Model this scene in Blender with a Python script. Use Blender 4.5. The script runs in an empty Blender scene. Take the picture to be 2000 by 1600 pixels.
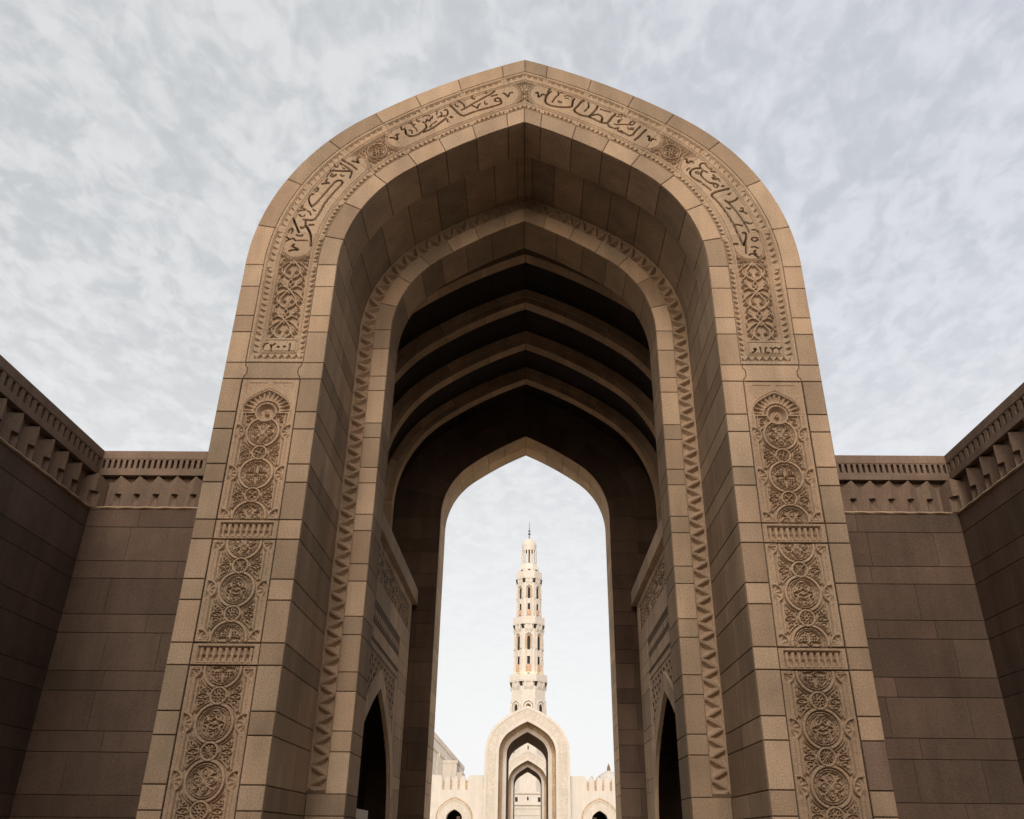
import bpy, math, random
import numpy as np
from mathutils import Vector, Matrix

# ------------------------------------------------------------------ camera, light, exposure
scene = bpy.context.scene
rng = random.Random(7)
PI = math.pi

cam_d = bpy.data.cameras.new("camera")
cam = bpy.data.objects.new("camera", cam_d)
scene.collection.objects.link(cam)
scene.camera = cam
cam_d.sensor_width = 36.0
cam_d.sensor_fit = 'HORIZONTAL'
cam_d.lens = 29.554
cam_d.shift_x = -0.01109
cam_d.shift_y = -0.0034
cam_d.clip_start = 0.1
cam_d.clip_end = 6000
_p, _y, _r = 0.477923, 0.0096512, 0.0099511
_right = Vector((math.cos(_y), math.sin(_y), 0))
_fw = Vector((-math.sin(_y), math.cos(_y), 0))
_dir = _fw * math.cos(_p) + Vector((0, 0, math.sin(_p)))
_up = -_fw * math.sin(_p) + Vector((0, 0, math.cos(_p)))
_rc = _right * math.cos(_r) + _up * math.sin(_r)
_uc = -_right * math.sin(_r) + _up * math.cos(_r)
cam.matrix_world = Matrix(((_rc.x, _uc.x, -_dir.x, 0.1529), (_rc.y, _uc.y, -_dir.y, 0.0),
                           (_rc.z, _uc.z, -_dir.z, 1.6), (0, 0, 0, 1)))

SUN_EL, SUN_AZ = math.radians(34), math.radians(7)      # sun behind the camera, a little to its left
sun_d = bpy.data.lights.new("sun", 'SUN')
sun_d.energy = 1.65
sun_d.angle = math.radians(14)
sun_d.color = (1.0, 0.93, 0.85)
sun = bpy.data.objects.new("sun", sun_d)
scene.collection.objects.link(sun)
_sd = Vector((math.sin(SUN_AZ) * math.cos(SUN_EL), math.cos(SUN_AZ) * math.cos(SUN_EL), -math.sin(SUN_EL)))
sun.rotation_euler = _sd.to_track_quat('-Z', 'Y').to_euler()
sun.location = (-20, -40, 40)

scene.view_settings.view_transform = 'Standard'
scene.view_settings.look = 'None'
scene.view_settings.exposure = 0.0
scene.view_settings.gamma = 1.0
scene.view_settings.use_curve_mapping = False


def setup_world():
    w = bpy.data.worlds.new("World")
    scene.world = w
    w.use_nodes = True
    nt = w.node_tree
    nt.nodes.clear()
    N, L = nt.nodes.new, nt.links.new
    out = N('ShaderNodeOutputWorld')
    sky = N('ShaderNodeTexSky')
    sky.sky_type = 'NISHITA'
    sky.sun_disc = False
    sky.sun_elevation = SUN_EL
    sky.sun_rotation = math.pi + SUN_AZ
    bg1 = N('ShaderNodeBackground')
    bg1.inputs[1].default_value = 0.1
    L(sky.outputs[0], bg1.inputs[0])
    tc = N('ShaderNodeTexCoord')
    sep = N('ShaderNodeSeparateXYZ')
    L(tc.outputs['Generated'], sep.inputs[0])

    def math_n(op, a, b=None, clamp=False):
        n = N('ShaderNodeMath')
        n.operation = op
        n.use_clamp = clamp
        for i, v in enumerate((a, b)):
            if v is None:
                continue
            if isinstance(v, (int, float)):
                n.inputs[i].default_value = v
            else:
                L(v, n.inputs[i])
        return n.outputs[0]
    zc = math_n('MAXIMUM', sep.outputs[2], 0.0)
    den = math_n('ADD', zc, 0.10)
    px = math_n('DIVIDE', sep.outputs[0], den)
    py = math_n('DIVIDE', sep.outputs[1], den)
    comb = N('ShaderNodeCombineXYZ')
    L(px, comb.inputs[0])
    L(py, comb.inputs[1])

    def cloud(scale, detail, rough, rot, sx, sy, dist, off):
        mp = N('ShaderNodeMapping')
        mp.inputs['Rotation'].default_value = (0, 0, math.radians(rot))
        mp.inputs['Scale'].default_value = (sx, sy, 1)
        mp.inputs['Location'].default_value = off
        L(comb.outputs[0], mp.inputs[0])
        n = N('ShaderNodeTexNoise')
        n.inputs['Scale'].default_value = scale
        n.inputs['Detail'].default_value = detail
        n.inputs['Roughness'].default_value = rough
        n.inputs['Distortion'].default_value = dist
        L(mp.outputs[0], n.inputs['Vector'])
        return n.outputs[0]

    def ramp(x, a, b):
        n = N('ShaderNodeMapRange')
        n.interpolation_type = 'SMOOTHSTEP'
        n.inputs[1].default_value = a
        n.inputs[2].default_value = b
        L(x, n.inputs[0])
        return n.outputs[0]
    big = ramp(cloud(2.2, 4, 0.5, 20, 1, 1, 0.4, (3.1, 1.7, 0)), 0.36, 0.64)
    mid = ramp(cloud(13.0, 5, 0.52, -38, 1.0, 0.75, 0.7, (0.4, 5.2, 0)), 0.35, 0.65)
    fine = ramp(cloud(32, 5, 0.55, -38, 1.0, 0.65, 0.4, (7.4, 2.2, 0)), 0.34, 0.66)
    a = math_n('MULTIPLY', big, 0.22)
    b = math_n('MULTIPLY', mid, 0.46)
    c = math_n('MULTIPLY', fine, 0.32)
    dens = math_n('ADD', math_n('ADD', a, b), c, True)
    dens = ramp(dens, 0.09, 0.95)

    def mixc(f, A, B):
        n = N('ShaderNodeMix')
        n.data_type = 'RGBA'
        if isinstance(f, (int, float)):
            n.inputs['Factor'].default_value = f
        else:
            L(f, n.inputs['Factor'])
        for k, v in ((6, A), (7, B)):
            if isinstance(v, tuple):
                n.inputs[k].default_value = v + (1,)
            else:
                L(v, n.inputs[k])
        return n.outputs[2]
    # bluish to the right, greyer to the left, as the cloud sheet thins
    side = ramp(sep.outputs[0], -0.35, 0.45)
    thin = mixc(side, (0.60, 0.618, 0.632), (0.60, 0.625, 0.685))
    thick = mixc(side, (0.775, 0.787, 0.795), (0.745, 0.765, 0.82))
    ccol = mixc(dens, thin, thick)
    hz = ramp(zc, 0.62, 0.10)
    ccol = mixc(math_n('MULTIPLY', hz, 0.93), ccol, (0.97, 0.965, 0.955))
    # warm bright patch added low in the sky behind the viewer, lighting the arch
    dt = N('ShaderNodeVectorMath')
    dt.operation = 'DOT_PRODUCT'
    L(tc.outputs['Generated'], dt.inputs[0])
    dt.inputs[1].default_value = Vector((-0.10, -1.0, 0.16)).normalized()
    gl = ramp(dt.outputs['Value'], 0.80, 0.99)
    gcol = N('ShaderNodeVectorMath')
    gcol.operation = 'SCALE'
    gcol.inputs[0].default_value = (5.6, 4.4, 3.2)
    L(gl, gcol.inputs['Scale'])
    gadd = N('ShaderNodeVectorMath')
    gadd.operation = 'ADD'
    L(ccol, gadd.inputs[0])
    L(gcol.outputs[0], gadd.inputs[1])
    ccol = gadd.outputs[0]
    bg2 = N('ShaderNodeBackground')
    bg2.inputs[1].default_value = 1.0
    L(ccol, bg2.inputs[0])
    mx = N('ShaderNodeMixShader')
    mx.inputs[0].default_value = 0.94
    L(bg1.outputs[0], mx.inputs[1])
    L(bg2.outputs[0], mx.inputs[2])
    L(mx.outputs[0], out.inputs[0])


setup_world()

# ------------------------------------------------------------------ materials
def stone(name, A, B, dark=0.55, light=1.12, speck=0.34, grain=48.0, bump=0.35, rough=0.88, carve=0.0, blotch=1.0):
    """Natural stone: per-block tint (attribute), mineral speckle, weathering blotches, tooled grain."""
    m = bpy.data.materials.new(name)
    m.use_nodes = True
    nt = m.node_tree
    nt.nodes.clear()
    N, L = nt.nodes.new, nt.links.new
    out = N('ShaderNodeOutputMaterial')
    bs = N('ShaderNodeBsdfPrincipled')
    bs.inputs['Roughness'].default_value = rough
    bs.inputs['Specular IOR Level'].default_value = 0.25
    L(bs.outputs[0], out.inputs[0])
    geo = N('ShaderNodeNewGeometry')
    at = N('ShaderNodeAttribute')
    at.attribute_name = 'tint'
    tint = at.outputs['Fac']

    def mm(op, a, b, c=None):
        n = N('ShaderNodeMath')
        n.operation = op
        for i, v in enumerate((a, b, c)):
            if v is None:
                continue
            if isinstance(v, (int, float)):
                n.inputs[i].default_value = v
            else:
                L(v, n.inputs[i])
        return n.outputs[0]

    def noise(scale, detail, rough_, vec=None):
        n = N('ShaderNodeTexNoise')
        n.inputs['Scale'].default_value = scale
        n.inputs['Detail'].default_value = detail
        n.inputs['Roughness'].default_value = rough_
        L(vec or geo.outputs['Position'], n.inputs['Vector'])
        return n.outputs[0]

    def mr(x, a, b, c, d):
        n = N('ShaderNodeMapRange')
        n.inputs[1].default_value = a
        n.inputs[2].default_value = b
        n.inputs[3].default_value = c
        n.inputs[4].default_value = d
        L(x, n.inputs[0])
        return n.outputs[0]
    hue = mm('FRACT', mm('MULTIPLY', tint, 7.13), 0)
    blot = noise(0.9, 5, 0.6)
    stain_map = N('ShaderNodeMapping')
    stain_map.inputs['Scale'].default_value = (2.6, 2.6, 0.35)
    L(geo.outputs['Position'], stain_map.inputs[0])
    stain = noise(1.0, 5, 0.6, stain_map.outputs[0])
    spk = noise(grain, 4, 0.7)
    mx = N('ShaderNodeMix')
    mx.data_type = 'RGBA'
    L(mm('ADD', mm('MULTIPLY', hue, 0.75), mr(blot, 0.3, 0.7, -0.1, 0.35)), mx.inputs['Factor'])
    mx.inputs[6].default_value = A + (1,)
    mx.inputs[7].default_value = B + (1,)
    val = mr(tint, 0, 1, dark, light)
    val = mm('MULTIPLY', val, mr(blot, 0.25, 0.75, 1 - 0.24 * blotch, 1 + 0.16 * blotch))
    val = mm('MULTIPLY', val, mr(stain, 0.3, 0.7, 1 - 0.18 * blotch, 1 + 0.12 * blotch))
    val = mm('MULTIPLY', val, mr(spk, 0.32, 0.68, 1 - speck, 1 + speck))
    if carve:
        cv = noise(9.0, 3, 0.6)
        val = mm('MULTIPLY', val, mr(cv, 0.4, 0.6, 1 - carve, 1.05))
    sc = N('ShaderNodeVectorMath')
    sc.operation = 'SCALE'
    L(mx.outputs[2], sc.inputs[0])
    L(val, sc.inputs['Scale'])
    L(sc.outputs[0], bs.inputs['Base Color'])
    bp = N('ShaderNodeBump')
    bp.inputs['Strength'].default_value = bump
    bp.inputs['Distance'].default_value = 0.01
    L(noise(grain * 0.45, 5, 0.7), bp.inputs['Height'])
    L(bp.outputs[0], bs.inputs['Normal'])
    return m


def plain(name, col, rough=0.8, metal=0.0, emit=0.0):
    m = bpy.data.materials.new(name)
    m.use_nodes = True
    nt = m.node_tree
    bs = nt.nodes['Principled BSDF']
    bs.inputs['Roughness'].default_value = rough
    bs.inputs['Metallic'].default_value = metal
    n = nt.nodes.new('ShaderNodeTexNoise')
    n.inputs['Scale'].default_value = 12
    n.inputs['Detail'].default_value = 4
    g = nt.nodes.new('ShaderNodeNewGeometry')
    nt.links.new(g.outputs['Position'], n.inputs['Vector'])
    mx = nt.nodes.new('ShaderNodeMix')
    mx.data_type = 'RGBA'
    nt.links.new(n.outputs[0], mx.inputs['Factor'])
    mx.inputs[6].default_value = tuple(c * 0.8 for c in col) + (1,)
    mx.inputs[7].default_value = tuple(min(1, c * 1.2) for c in col) + (1,)
    nt.links.new(mx.outputs[2], bs.inputs['Base Color'])
    if emit:
        bs.inputs['Emission Color'].default_value = col + (1,)
        bs.inputs['Emission Strength'].default_value = emit
    return m


def courses_stone(name, A, B, **kw):
    return stone(name, A, B, **kw)


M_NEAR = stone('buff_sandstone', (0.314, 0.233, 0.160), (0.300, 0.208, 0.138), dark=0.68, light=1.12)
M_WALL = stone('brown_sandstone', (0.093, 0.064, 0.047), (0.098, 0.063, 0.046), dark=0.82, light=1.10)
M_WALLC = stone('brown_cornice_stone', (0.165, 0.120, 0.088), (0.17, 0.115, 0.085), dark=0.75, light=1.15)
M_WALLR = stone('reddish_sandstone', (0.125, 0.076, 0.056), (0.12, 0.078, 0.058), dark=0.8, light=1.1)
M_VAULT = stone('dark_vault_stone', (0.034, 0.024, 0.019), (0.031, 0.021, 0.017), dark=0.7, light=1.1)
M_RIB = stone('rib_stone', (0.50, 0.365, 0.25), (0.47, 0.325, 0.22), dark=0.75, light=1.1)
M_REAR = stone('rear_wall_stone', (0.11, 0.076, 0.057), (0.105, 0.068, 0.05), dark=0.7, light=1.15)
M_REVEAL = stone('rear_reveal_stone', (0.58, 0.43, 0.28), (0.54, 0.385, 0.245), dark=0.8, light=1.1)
M_SCREEN = stone('screen_wall_stone', (0.47, 0.36, 0.26), (0.44, 0.32, 0.22), dark=0.74, light=1.1)  # lighter copy of the gate stone, making up for weak passage light
M_LETTER_SHADE = stone('letter_shadow_stone', (0.035, 0.024, 0.018), (0.03, 0.02, 0.015), speck=0.1)  # near-black colour deepens the shade inside the cut letters
M_MORTAR = stone('joint_mortar', (0.13, 0.085, 0.055), (0.12, 0.08, 0.05), speck=0.1)
M_FAR = stone('cream_stone', (0.575, 0.545, 0.505), (0.555, 0.52, 0.475), dark=0.90, light=1.05, speck=0.06, grain=14, bump=0.05, blotch=0.35)
M_FARC = stone('cream_carved_stone', (0.55, 0.51, 0.455), (0.525, 0.48, 0.415), dark=0.9, light=1.05, speck=0.10, grain=6, carve=0.12, blotch=0.4)
M_FARB = stone('tan_carved_stone', (0.52, 0.39, 0.27), (0.49, 0.36, 0.24), dark=0.9, light=1.05, speck=0.25, grain=7, carve=0.25)
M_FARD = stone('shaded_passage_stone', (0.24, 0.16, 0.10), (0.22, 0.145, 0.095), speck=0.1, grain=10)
M_HALL = stone('brightened_hall_stone', (0.93, 0.86, 0.76), (0.91, 0.83, 0.72), dark=0.92, light=1.05, speck=0.04, grain=12, bump=0.05)  # whiter than the cream stone, replacing sunlight its visible face misses
M_PINK = stone('pink_panel_stone', (0.60, 0.40, 0.27), (0.58, 0.38, 0.26), speck=0.1, grain=10)
M_PAVE = stone('paving_stone', (0.52, 0.42, 0.31), (0.48, 0.38, 0.28), speck=0.12, grain=20)
M_DARK = plain('opening_and_shade_dark', (0.012, 0.010, 0.009))  # near-black for openings and for painted shade between gallery brackets
M_METAL = plain('grey_finial_metal', (0.16, 0.16, 0.17), 0.45, 0.7)
M_WHITE = plain('white_painted_metal', (0.75, 0.74, 0.72), 0.5)
M_LAMP = plain('warm_lamp_glass', (1.0, 0.72, 0.38), 0.5, 0.0, 3.0)


# ------------------------------------------------------------------ scene graph helpers
COL = scene.collection


def thing(name, label, cat, loc=(0, 0, 0), group=None):
    o = bpy.data.objects.new(name, None)
    o.empty_display_size = 0.3
    COL.objects.link(o)
    o.location = loc
    o['label'] = label
    o['category'] = cat
    o['kind'] = 'thing'
    if group:
        o['group'] = group
    return o


def world_of(o):
    v = Vector((0, 0, 0))
    while o is not None:
        v += o.location
        o = o.parent
    return v


class MB:
    """Collects faces in world coordinates, builds one mesh object."""

    def __init__(self):
        self.v, self.f, self.m, self.t = [], [], [], []

    def face(self, pts, mat=0, tint=0.5):
        b = len(self.v)
        self.v.extend(pts)
        self.f.append(tuple(range(b, b + len(pts))))
        self.m.append(mat)
        self.t.append(tint)

    def box(self, x0, x1, y0, y1, z0, z1, mat=0, tint=None):
        t = rng.random() if tint is None else tint
        c = [(x, y, z) for z in (z0, z1) for y in (y0, y1) for x in (x0, x1)]
        for q in ((0, 2, 3, 1), (4, 5, 7, 6), (0, 1, 5, 4), (2, 6, 7, 3), (0, 4, 6, 2), (1, 3, 7, 5)):
            self.face([c[i] for i in q], mat, t)

    def patch(self, f, us, vs, d=0.0, mat=0, tint=0.5):
        for a in range(len(us) - 1):
            for b in range(len(vs) - 1):
                self.face([f(us[a], vs[b], d), f(us[a + 1], vs[b], d), f(us[a + 1], vs[b + 1], d), f(us[a], vs[b + 1], d)], mat, tint)

    def block(self, f, u0, u1, v0, v1, nu=1, g=0.008, c=0.007, depth=0.03, mat=0, tint=None, gu=None):
        """One dressed stone: face, worn arris, joint sides.  f(u, v, d) -> point, d outward."""
        t = rng.random() if tint is None else tint
        gu = g if gu is None else gu
        ui = [u0 + gu + c + (u1 - u0 - 2 * gu - 2 * c) * i / nu for i in range(nu + 1)]
        uo = [u0 + gu] + ui[1:-1] + [u1 - gu]
        vi = (v0 + g + c, v1 - g - c)
        vo = (v0 + g, v1 - g)
        for i in range(nu):
            self.face([f(ui[i], vi[0], 0), f(ui[i + 1], vi[0], 0), f(ui[i + 1], vi[1], 0), f(ui[i], vi[1], 0)], mat, t)
            for (a, b) in ((0, 0), (1, 1)):
                self.face([f(uo[i], vo[a], -c), f(uo[i + 1], vo[a], -c), f(ui[i + 1], vi[b], 0), f(ui[i], vi[b], 0)], mat, t)
                self.face([f(uo[i], vo[a], -depth), f(uo[i + 1], vo[a], -depth), f(uo[i + 1], vo[a], -c), f(uo[i], vo[a], -c)], mat, t)
        for k in (0, nu):
            self.face([f(uo[k], vo[0], -c), f(uo[k], vo[1], -c), f(ui[k], vi[1], 0), f(ui[k], vi[0], 0)], mat, t)
            self.face([f(uo[k], vo[0], -depth), f(uo[k], vo[1], -depth), f(uo[k], vo[1], -c), f(uo[k], vo[0], -c)], mat, t)

    def prism(self, poly, y0, y1, mat=0, tint=0.5, axis='y'):
        n = len(poly)

        def P(p, d):
            return (p[0], d, p[1]) if axis == 'y' else ((d, p[0], p[1]) if axis == 'x' else (p[0], p[1], d))
        self.face([P(p, y0) for p in poly], mat, tint)
        self.face([P(p, y1) for p in reversed(poly)], mat, tint)
        for i in range(n):
            a, b = poly[i], poly[(i + 1) % n]
            self.face([P(a, y0), P(b, y0), P(b, y1), P(a, y1)], mat, tint)

    def build(self, name, mats, parent=None, label=None):
        return link_mesh(name, np.array(self.v, float), self.f, self.m, self.t, mats, parent, label)


def link_mesh(name, V, F, mi, tint, mats, parent=None, label=None, smooth=False):
    off = world_of(parent) if parent is not None else Vector((0, 0, 0))
    V = np.asarray(V, float) - np.array(off)
    me = bpy.data.meshes.new(name)
    if isinstance(F, np.ndarray):                    # quad array
        nf = len(F)
        me.vertices.add(len(V))
        me.vertices.foreach_set('co', V.astype(np.float32).ravel())
        me.loops.add(nf * 4)
        me.loops.foreach_set('vertex_index', F.astype(np.int32).ravel())
        me.polygons.add(nf)
        me.polygons.foreach_set('loop_start', np.arange(0, nf * 4, 4, dtype=np.int32))
        me.update(calc_edges=True)
    else:
        me.from_pydata(V.tolist(), [], F)
        nf = len(F)
    mats = mats if isinstance(mats, (list, tuple)) else [mats]
    for m in mats:
        me.materials.append(m)
    if mi is not None:
        me.polygons.foreach_set('material_index', np.asarray(mi, np.int32))
    at = me.attributes.new('tint', 'FLOAT', 'FACE')
    at.data.foreach_set('value', np.asarray(tint, np.float32) if not np.isscalar(tint) else np.full(nf, tint, np.float32))
    if smooth:
        me.polygons.foreach_set('use_smooth', np.ones(nf, bool))
    me.validate()
    me.update()
    o = bpy.data.objects.new(name, me)
    COL.objects.link(o)
    if parent is not None:
        o.parent = parent
    if label:
        o['label'] = label
    return o


def heightfield(name, P, H, nrm, mats, parent, tint=0.6, ink=None, label=None):
    """P: (n,m,3) base points, H: (n,m) heights along nrm ((3,) or (n,m,3))."""
    n, m = H.shape
    V = P + H[..., None] * nrm
    idx = np.arange(n * m).reshape(n, m)
    F = np.stack([idx[:-1, :-1], idx[1:, :-1], idx[1:, 1:], idx[:-1, 1:]], -1).reshape(-1, 4)
    mi = None
    if ink is not None:
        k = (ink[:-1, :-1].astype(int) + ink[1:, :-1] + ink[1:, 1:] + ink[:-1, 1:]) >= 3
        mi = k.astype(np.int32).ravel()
    tv = tint if np.isscalar(tint) else np.asarray(tint)[:-1, :-1].ravel()
    return link_mesh(name, V.reshape(-1, 3), F, mi, tv, mats, parent, label)


def copy_under(o, parent, loc=None):
    c = o.copy()
    COL.objects.link(c)
    c.parent = parent
    if loc is not None:
        c.location = loc
    for ch in list(o.children):
        copy_under(ch, c)
    return c


# ------------------------------------------------------------------ the pointed four-centred arch
HX, ZS, RB = 0.485, 10.60, 10.30
W1 = 3.272
RH = W1 - HX
TH = 0.937
C2X = HX - (RB - RH) * math.cos(TH)
_apex = math.sqrt(RB ** 2 - C2X ** 2)
C2Z = ZS - (RB - RH) * math.sin(TH)
S1 = RH * TH                                            # end of the haunch arc (base arclength)
PHA = math.acos(-C2X / RB)
S2 = S1 + RB * (PHA - TH)                               # apex


def arch(s, t=0.0, k=1.0, zs=None):
    """Point of the right half at base arclength s (negative: vertical jamb) and offset t outwards."""
    z0 = ZS if zs is None else zs
    if s <= 0:
        return (k * (W1 + t), z0 + s)
    if s <= S1:
        a = s / RH
        return (k * (HX + (RH + t) * math.cos(a)), z0 + k * (RH + t) * math.sin(a))
    q = (s - S1) / (S2 - S1)
    a = TH + q * (math.acos(-C2X / (RB + t)) - TH)
    return (k * (C2X + (RB + t) * math.cos(a)), z0 + k * (C2Z - ZS + (RB + t) * math.sin(a)))


def arch_np(s, t):
    x = np.where(s <= 0, W1 + t, 0.0)
    z = np.where(s <= 0, ZS + s, 0.0)
    a = s / RH
    m = (s > 0) & (s <= S1)
    x = np.where(m, HX + (RH + t) * np.cos(a), x)
    z = np.where(m, ZS + (RH + t) * np.sin(a), z)
    q = (s - S1) / (S2 - S1)
    a = TH + q * (np.arccos(-C2X / (RB + t)) - TH)
    m = s > S1
    x = np.where(m, C2X + (RB + t) * np.cos(a), x)
    z = np.where(m, C2Z + (RB + t) * np.sin(a), z)
    return x, z


def s_of(x, z):
    """base arclength and offset of a point of the front plane (x >= 0)."""
    if z <= ZS:
        return z - ZS, x - W1
    a = math.atan2(z - ZS, x - HX)
    if a <= TH:
        return a * RH, math.hypot(x - HX, z - ZS) - RH
    r = math.hypot(x - C2X, z - C2Z)
    t = r - RB
    a = math.atan2(z - C2Z, x - C2X)
    return S1 + (a - TH) / (math.acos(-C2X / r) - TH) * (S2 - S1), t


def arch_s_at(x):
    """base arclength where the base curve passes half-width x."""
    lo, hi = 0.0, S2
    for _ in range(50):
        md = (lo + hi) / 2
        if arch(md)[0] > x:
            lo = md
        else:
            hi = md
    return lo


# ------------------------------------------------------------------ carving tools (distance fields)
class Carve:
    def __init__(self, X, Z, cell):
        self.X, self.Z, self.c = X, Z, cell
        self.H = np.zeros_like(X)
        self.ink = np.zeros(X.shape, bool)

    def _put(self, mask_d, h, sel=None, ink=False, blend=1.0):
        m = np.clip(0.5 - mask_d / (self.c * blend), 0, 1)
        if sel is None:
            self.H[...] = self.H * (1 - m) + h * m
            if ink:
                self.ink |= m > 0.5
        else:
            self.H[sel] = self.H[sel] * (1 - m) + h * m
            if ink:
                self.ink[sel] |= m > 0.5

    def field(self, d, h):
        self._put(d, h)

    def stroke(self, pts, w, h, ink=False, taper=False):
        xs = [p[0] for p in pts]
        zs = [p[1] for p in pts]
        pad = w + self.c * 2
        sel = np.nonzero((self.X > min(xs) - pad) & (self.X < max(xs) + pad) & (self.Z > min(zs) - pad) & (self.Z < max(zs) + pad))
        if len(sel[0]) == 0:
            return
        X, Z = self.X[sel], self.Z[sel]
        d = np.full(X.shape, 9.0)
        n = len(pts) - 1
        for i in range(n):
            ax, az = pts[i]
            bx, bz = pts[i + 1]
            ux, uz = bx - ax, bz - az
            l2 = ux * ux + uz * uz + 1e-12
            k = np.clip(((X - ax) * ux + (Z - az) * uz) / l2, 0, 1)
            hw = w / 2
            if taper:
                hw = w / 2 * (0.55 + 0.45 * np.sin(PI * np.clip((i + k) / n, 0, 1)))
            d = np.minimum(d, np.hypot(X - ax - k * ux, Z - az - k * uz) - hw)
        self._put(d, h, sel, ink)

    def disc(self, cx, cz, r, h):
        sel = np.nonzero((abs(self.X - cx) < r + self.c * 2) & (abs(self.Z - cz) < r + self.c * 2))
        if len(sel[0]):
            self._put(np.hypot(self.X[sel] - cx, self.Z[sel] - cz) - r, h, sel)

    def ring(self, cx, cz, r, w, h):
        sel = np.nonzero((abs(self.X - cx) < r + w + self.c * 2) & (abs(self.Z - cz) < r + w + self.c * 2))
        if len(sel[0]):
            self._put(abs(np.hypot(self.X[sel] - cx, self.Z[sel] - cz) - r) - w / 2, h, sel)

    def rect(self, x0, x1, z0, z1, h):
        d = np.maximum(np.maximum(x0 - self.X, self.X - x1), np.maximum(z0 - self.Z, self.Z - z1))
        self._put(d, h)


def spiral(cx, cz, r, turns, a0, hand=1, n=14):
    return [(cx + r * (1 - 0.8 * i / n) * math.cos(a0 + hand * 2 * PI * turns * i / n),
             cz + r * (1 - 0.8 * i / n) * math.sin(a0 + hand * 2 * PI * turns * i / n)) for i in range(n + 1)]


def rot(pts, a, cx=0, cz=0, mx=1, sc=1.0):
    ca, sa = math.cos(a) * sc, math.sin(a) * sc
    return [(cx + mx * p[0] * ca - p[1] * sa, cz + mx * p[0] * sa + p[1] * ca) for p in pts]


def curve(*pts, n=6):
    """Catmull-Rom through the points."""
    P = [pts[0]] + list(pts) + [pts[-1]]
    out = []
    for i in range(1, len(P) - 2):
        for k in range(n):
            u = k / n
            o = []
            for c in (0, 1):
                a, b, d, e = P[i - 1][c], P[i][c], P[i + 1][c], P[i + 2][c]
                o.append(0.5 * (2 * b + (d - a) * u + (2 * a - 5 * b + 4 * d - e) * u * u + (3 * b - a - 3 * d + e) * u ** 3))
            out.append(tuple(o))
    out.append(pts[-1])
    return out


FLOOR = -0.048


def big_medallion(cv, cx, cz, var):
    cv.disc(cx, cz, 0.285, FLOOR)
    cv.ring(cx, cz, 0.252, 0.040, 0.002)
    for k in range(18):
        a = 2 * PI * k / 18
        cv.stroke([(cx + 0.207 * math.cos(a + q), cz + 0.207 * math.sin(a + q)) for q in (-0.12, -0.04, 0.04, 0.12)], 0.018, -0.006)
    cv.ring(cx, cz, 0.181, 0.012, -0.010)
    h, w = -0.006, 0.0165
    if var == 'A':
        for k in range(4):
            a = k * PI / 2
            for sgn in (1, -1):
                cv.stroke(rot(curve((0, 0.01), (sgn * 0.045, 0.06), (sgn * 0.04, 0.11), (0, 0.158)), a, cx, cz), w, h)
                cv.stroke(rot(curve((sgn * 0.045, 0.06), (sgn * 0.085, 0.085), (sgn * 0.10, 0.128)), a, cx, cz), w, h)
                cv.stroke(rot(curve((sgn * 0.012, 0.075), (sgn * 0.02, 0.10), (0, 0.12)), a, cx, cz), 0.014, h)
            cv.stroke(rot([(0, 0.075), (0, 0.11)], a, cx, cz), 0.02, h)
        for q in (-0.02, 0.02):
            cv.stroke([(cx - 0.055 + q, cz - 0.055 - q), (cx + 0.055 + q, cz + 0.055 - q)], 0.013, h)
            cv.stroke([(cx - 0.055 + q, cz + 0.055 + q), (cx + 0.055 + q, cz - 0.055 + q)], 0.013, h)
    elif var == 'B':
        for q in (-0.105, -0.07, -0.035, 0.035, 0.07, 0.105):
            e = math.sqrt(0.0225 - q * q) * 0.86
            cv.stroke([(cx + q, cz - e), (cx + q, cz - 0.03)], 0.0125, h)
            cv.stroke([(cx + q, cz + 0.03), (cx + q, cz + e)], 0.0125, h)
            cv.stroke([(cx - e, cz + q), (cx - 0.03, cz + q)], 0.0125, h)
            cv.stroke([(cx + 0.03, cz + q), (cx + e, cz + q)], 0.0125, h)
        for k in range(4):
            for sgn in (1, -1):
                cv.stroke(rot([(sgn * x, z) for x, z in spiral(0.034, 0.132, 0.034, 0.9, -PI / 2, 1)], k * PI / 2, cx, cz), 0.0135, h)
        cv.stroke([(cx - 0.03, cz), (cx, cz + 0.025), (cx + 0.03, cz), (cx, cz - 0.025), (cx - 0.03, cz)], 0.014, h)
    else:
        for sg in (1, -1):
            cv.ring(cx, cz + sg * 0.078, 0.088, 0.015, h)
            for sx in (1, -1):
                cv.stroke([(cx + sx * x, cz + sg * z) for x, z in spiral(0.042, 0.062, 0.036, 1.0, PI / 2, -1)], 0.0135, h)
                cv.stroke([(cx + sx * x, cz + sg * z) for x, z in spiral(0.028, 0.122, 0.03, 0.9, -PI / 2, 1)], 0.0125, h)
                cv.stroke([(cx + sx * 0.158, cz + sg * 0.004), (cx + sx * 0.06, cz + sg * 0.052), (cx, cz + sg * 0.075)], 0.014, h)
        for sx in (1, -1):
            cv.stroke(curve((cx + sx * 0.13, cz + 0.075), (cx + sx * 0.148, cz + 0.03), (cx + sx * 0.148, cz - 0.03), (cx + sx * 0.13, cz - 0.075)), 0.02, h)
        cv.ring(cx, cz, 0.021, 0.013, h)


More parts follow.
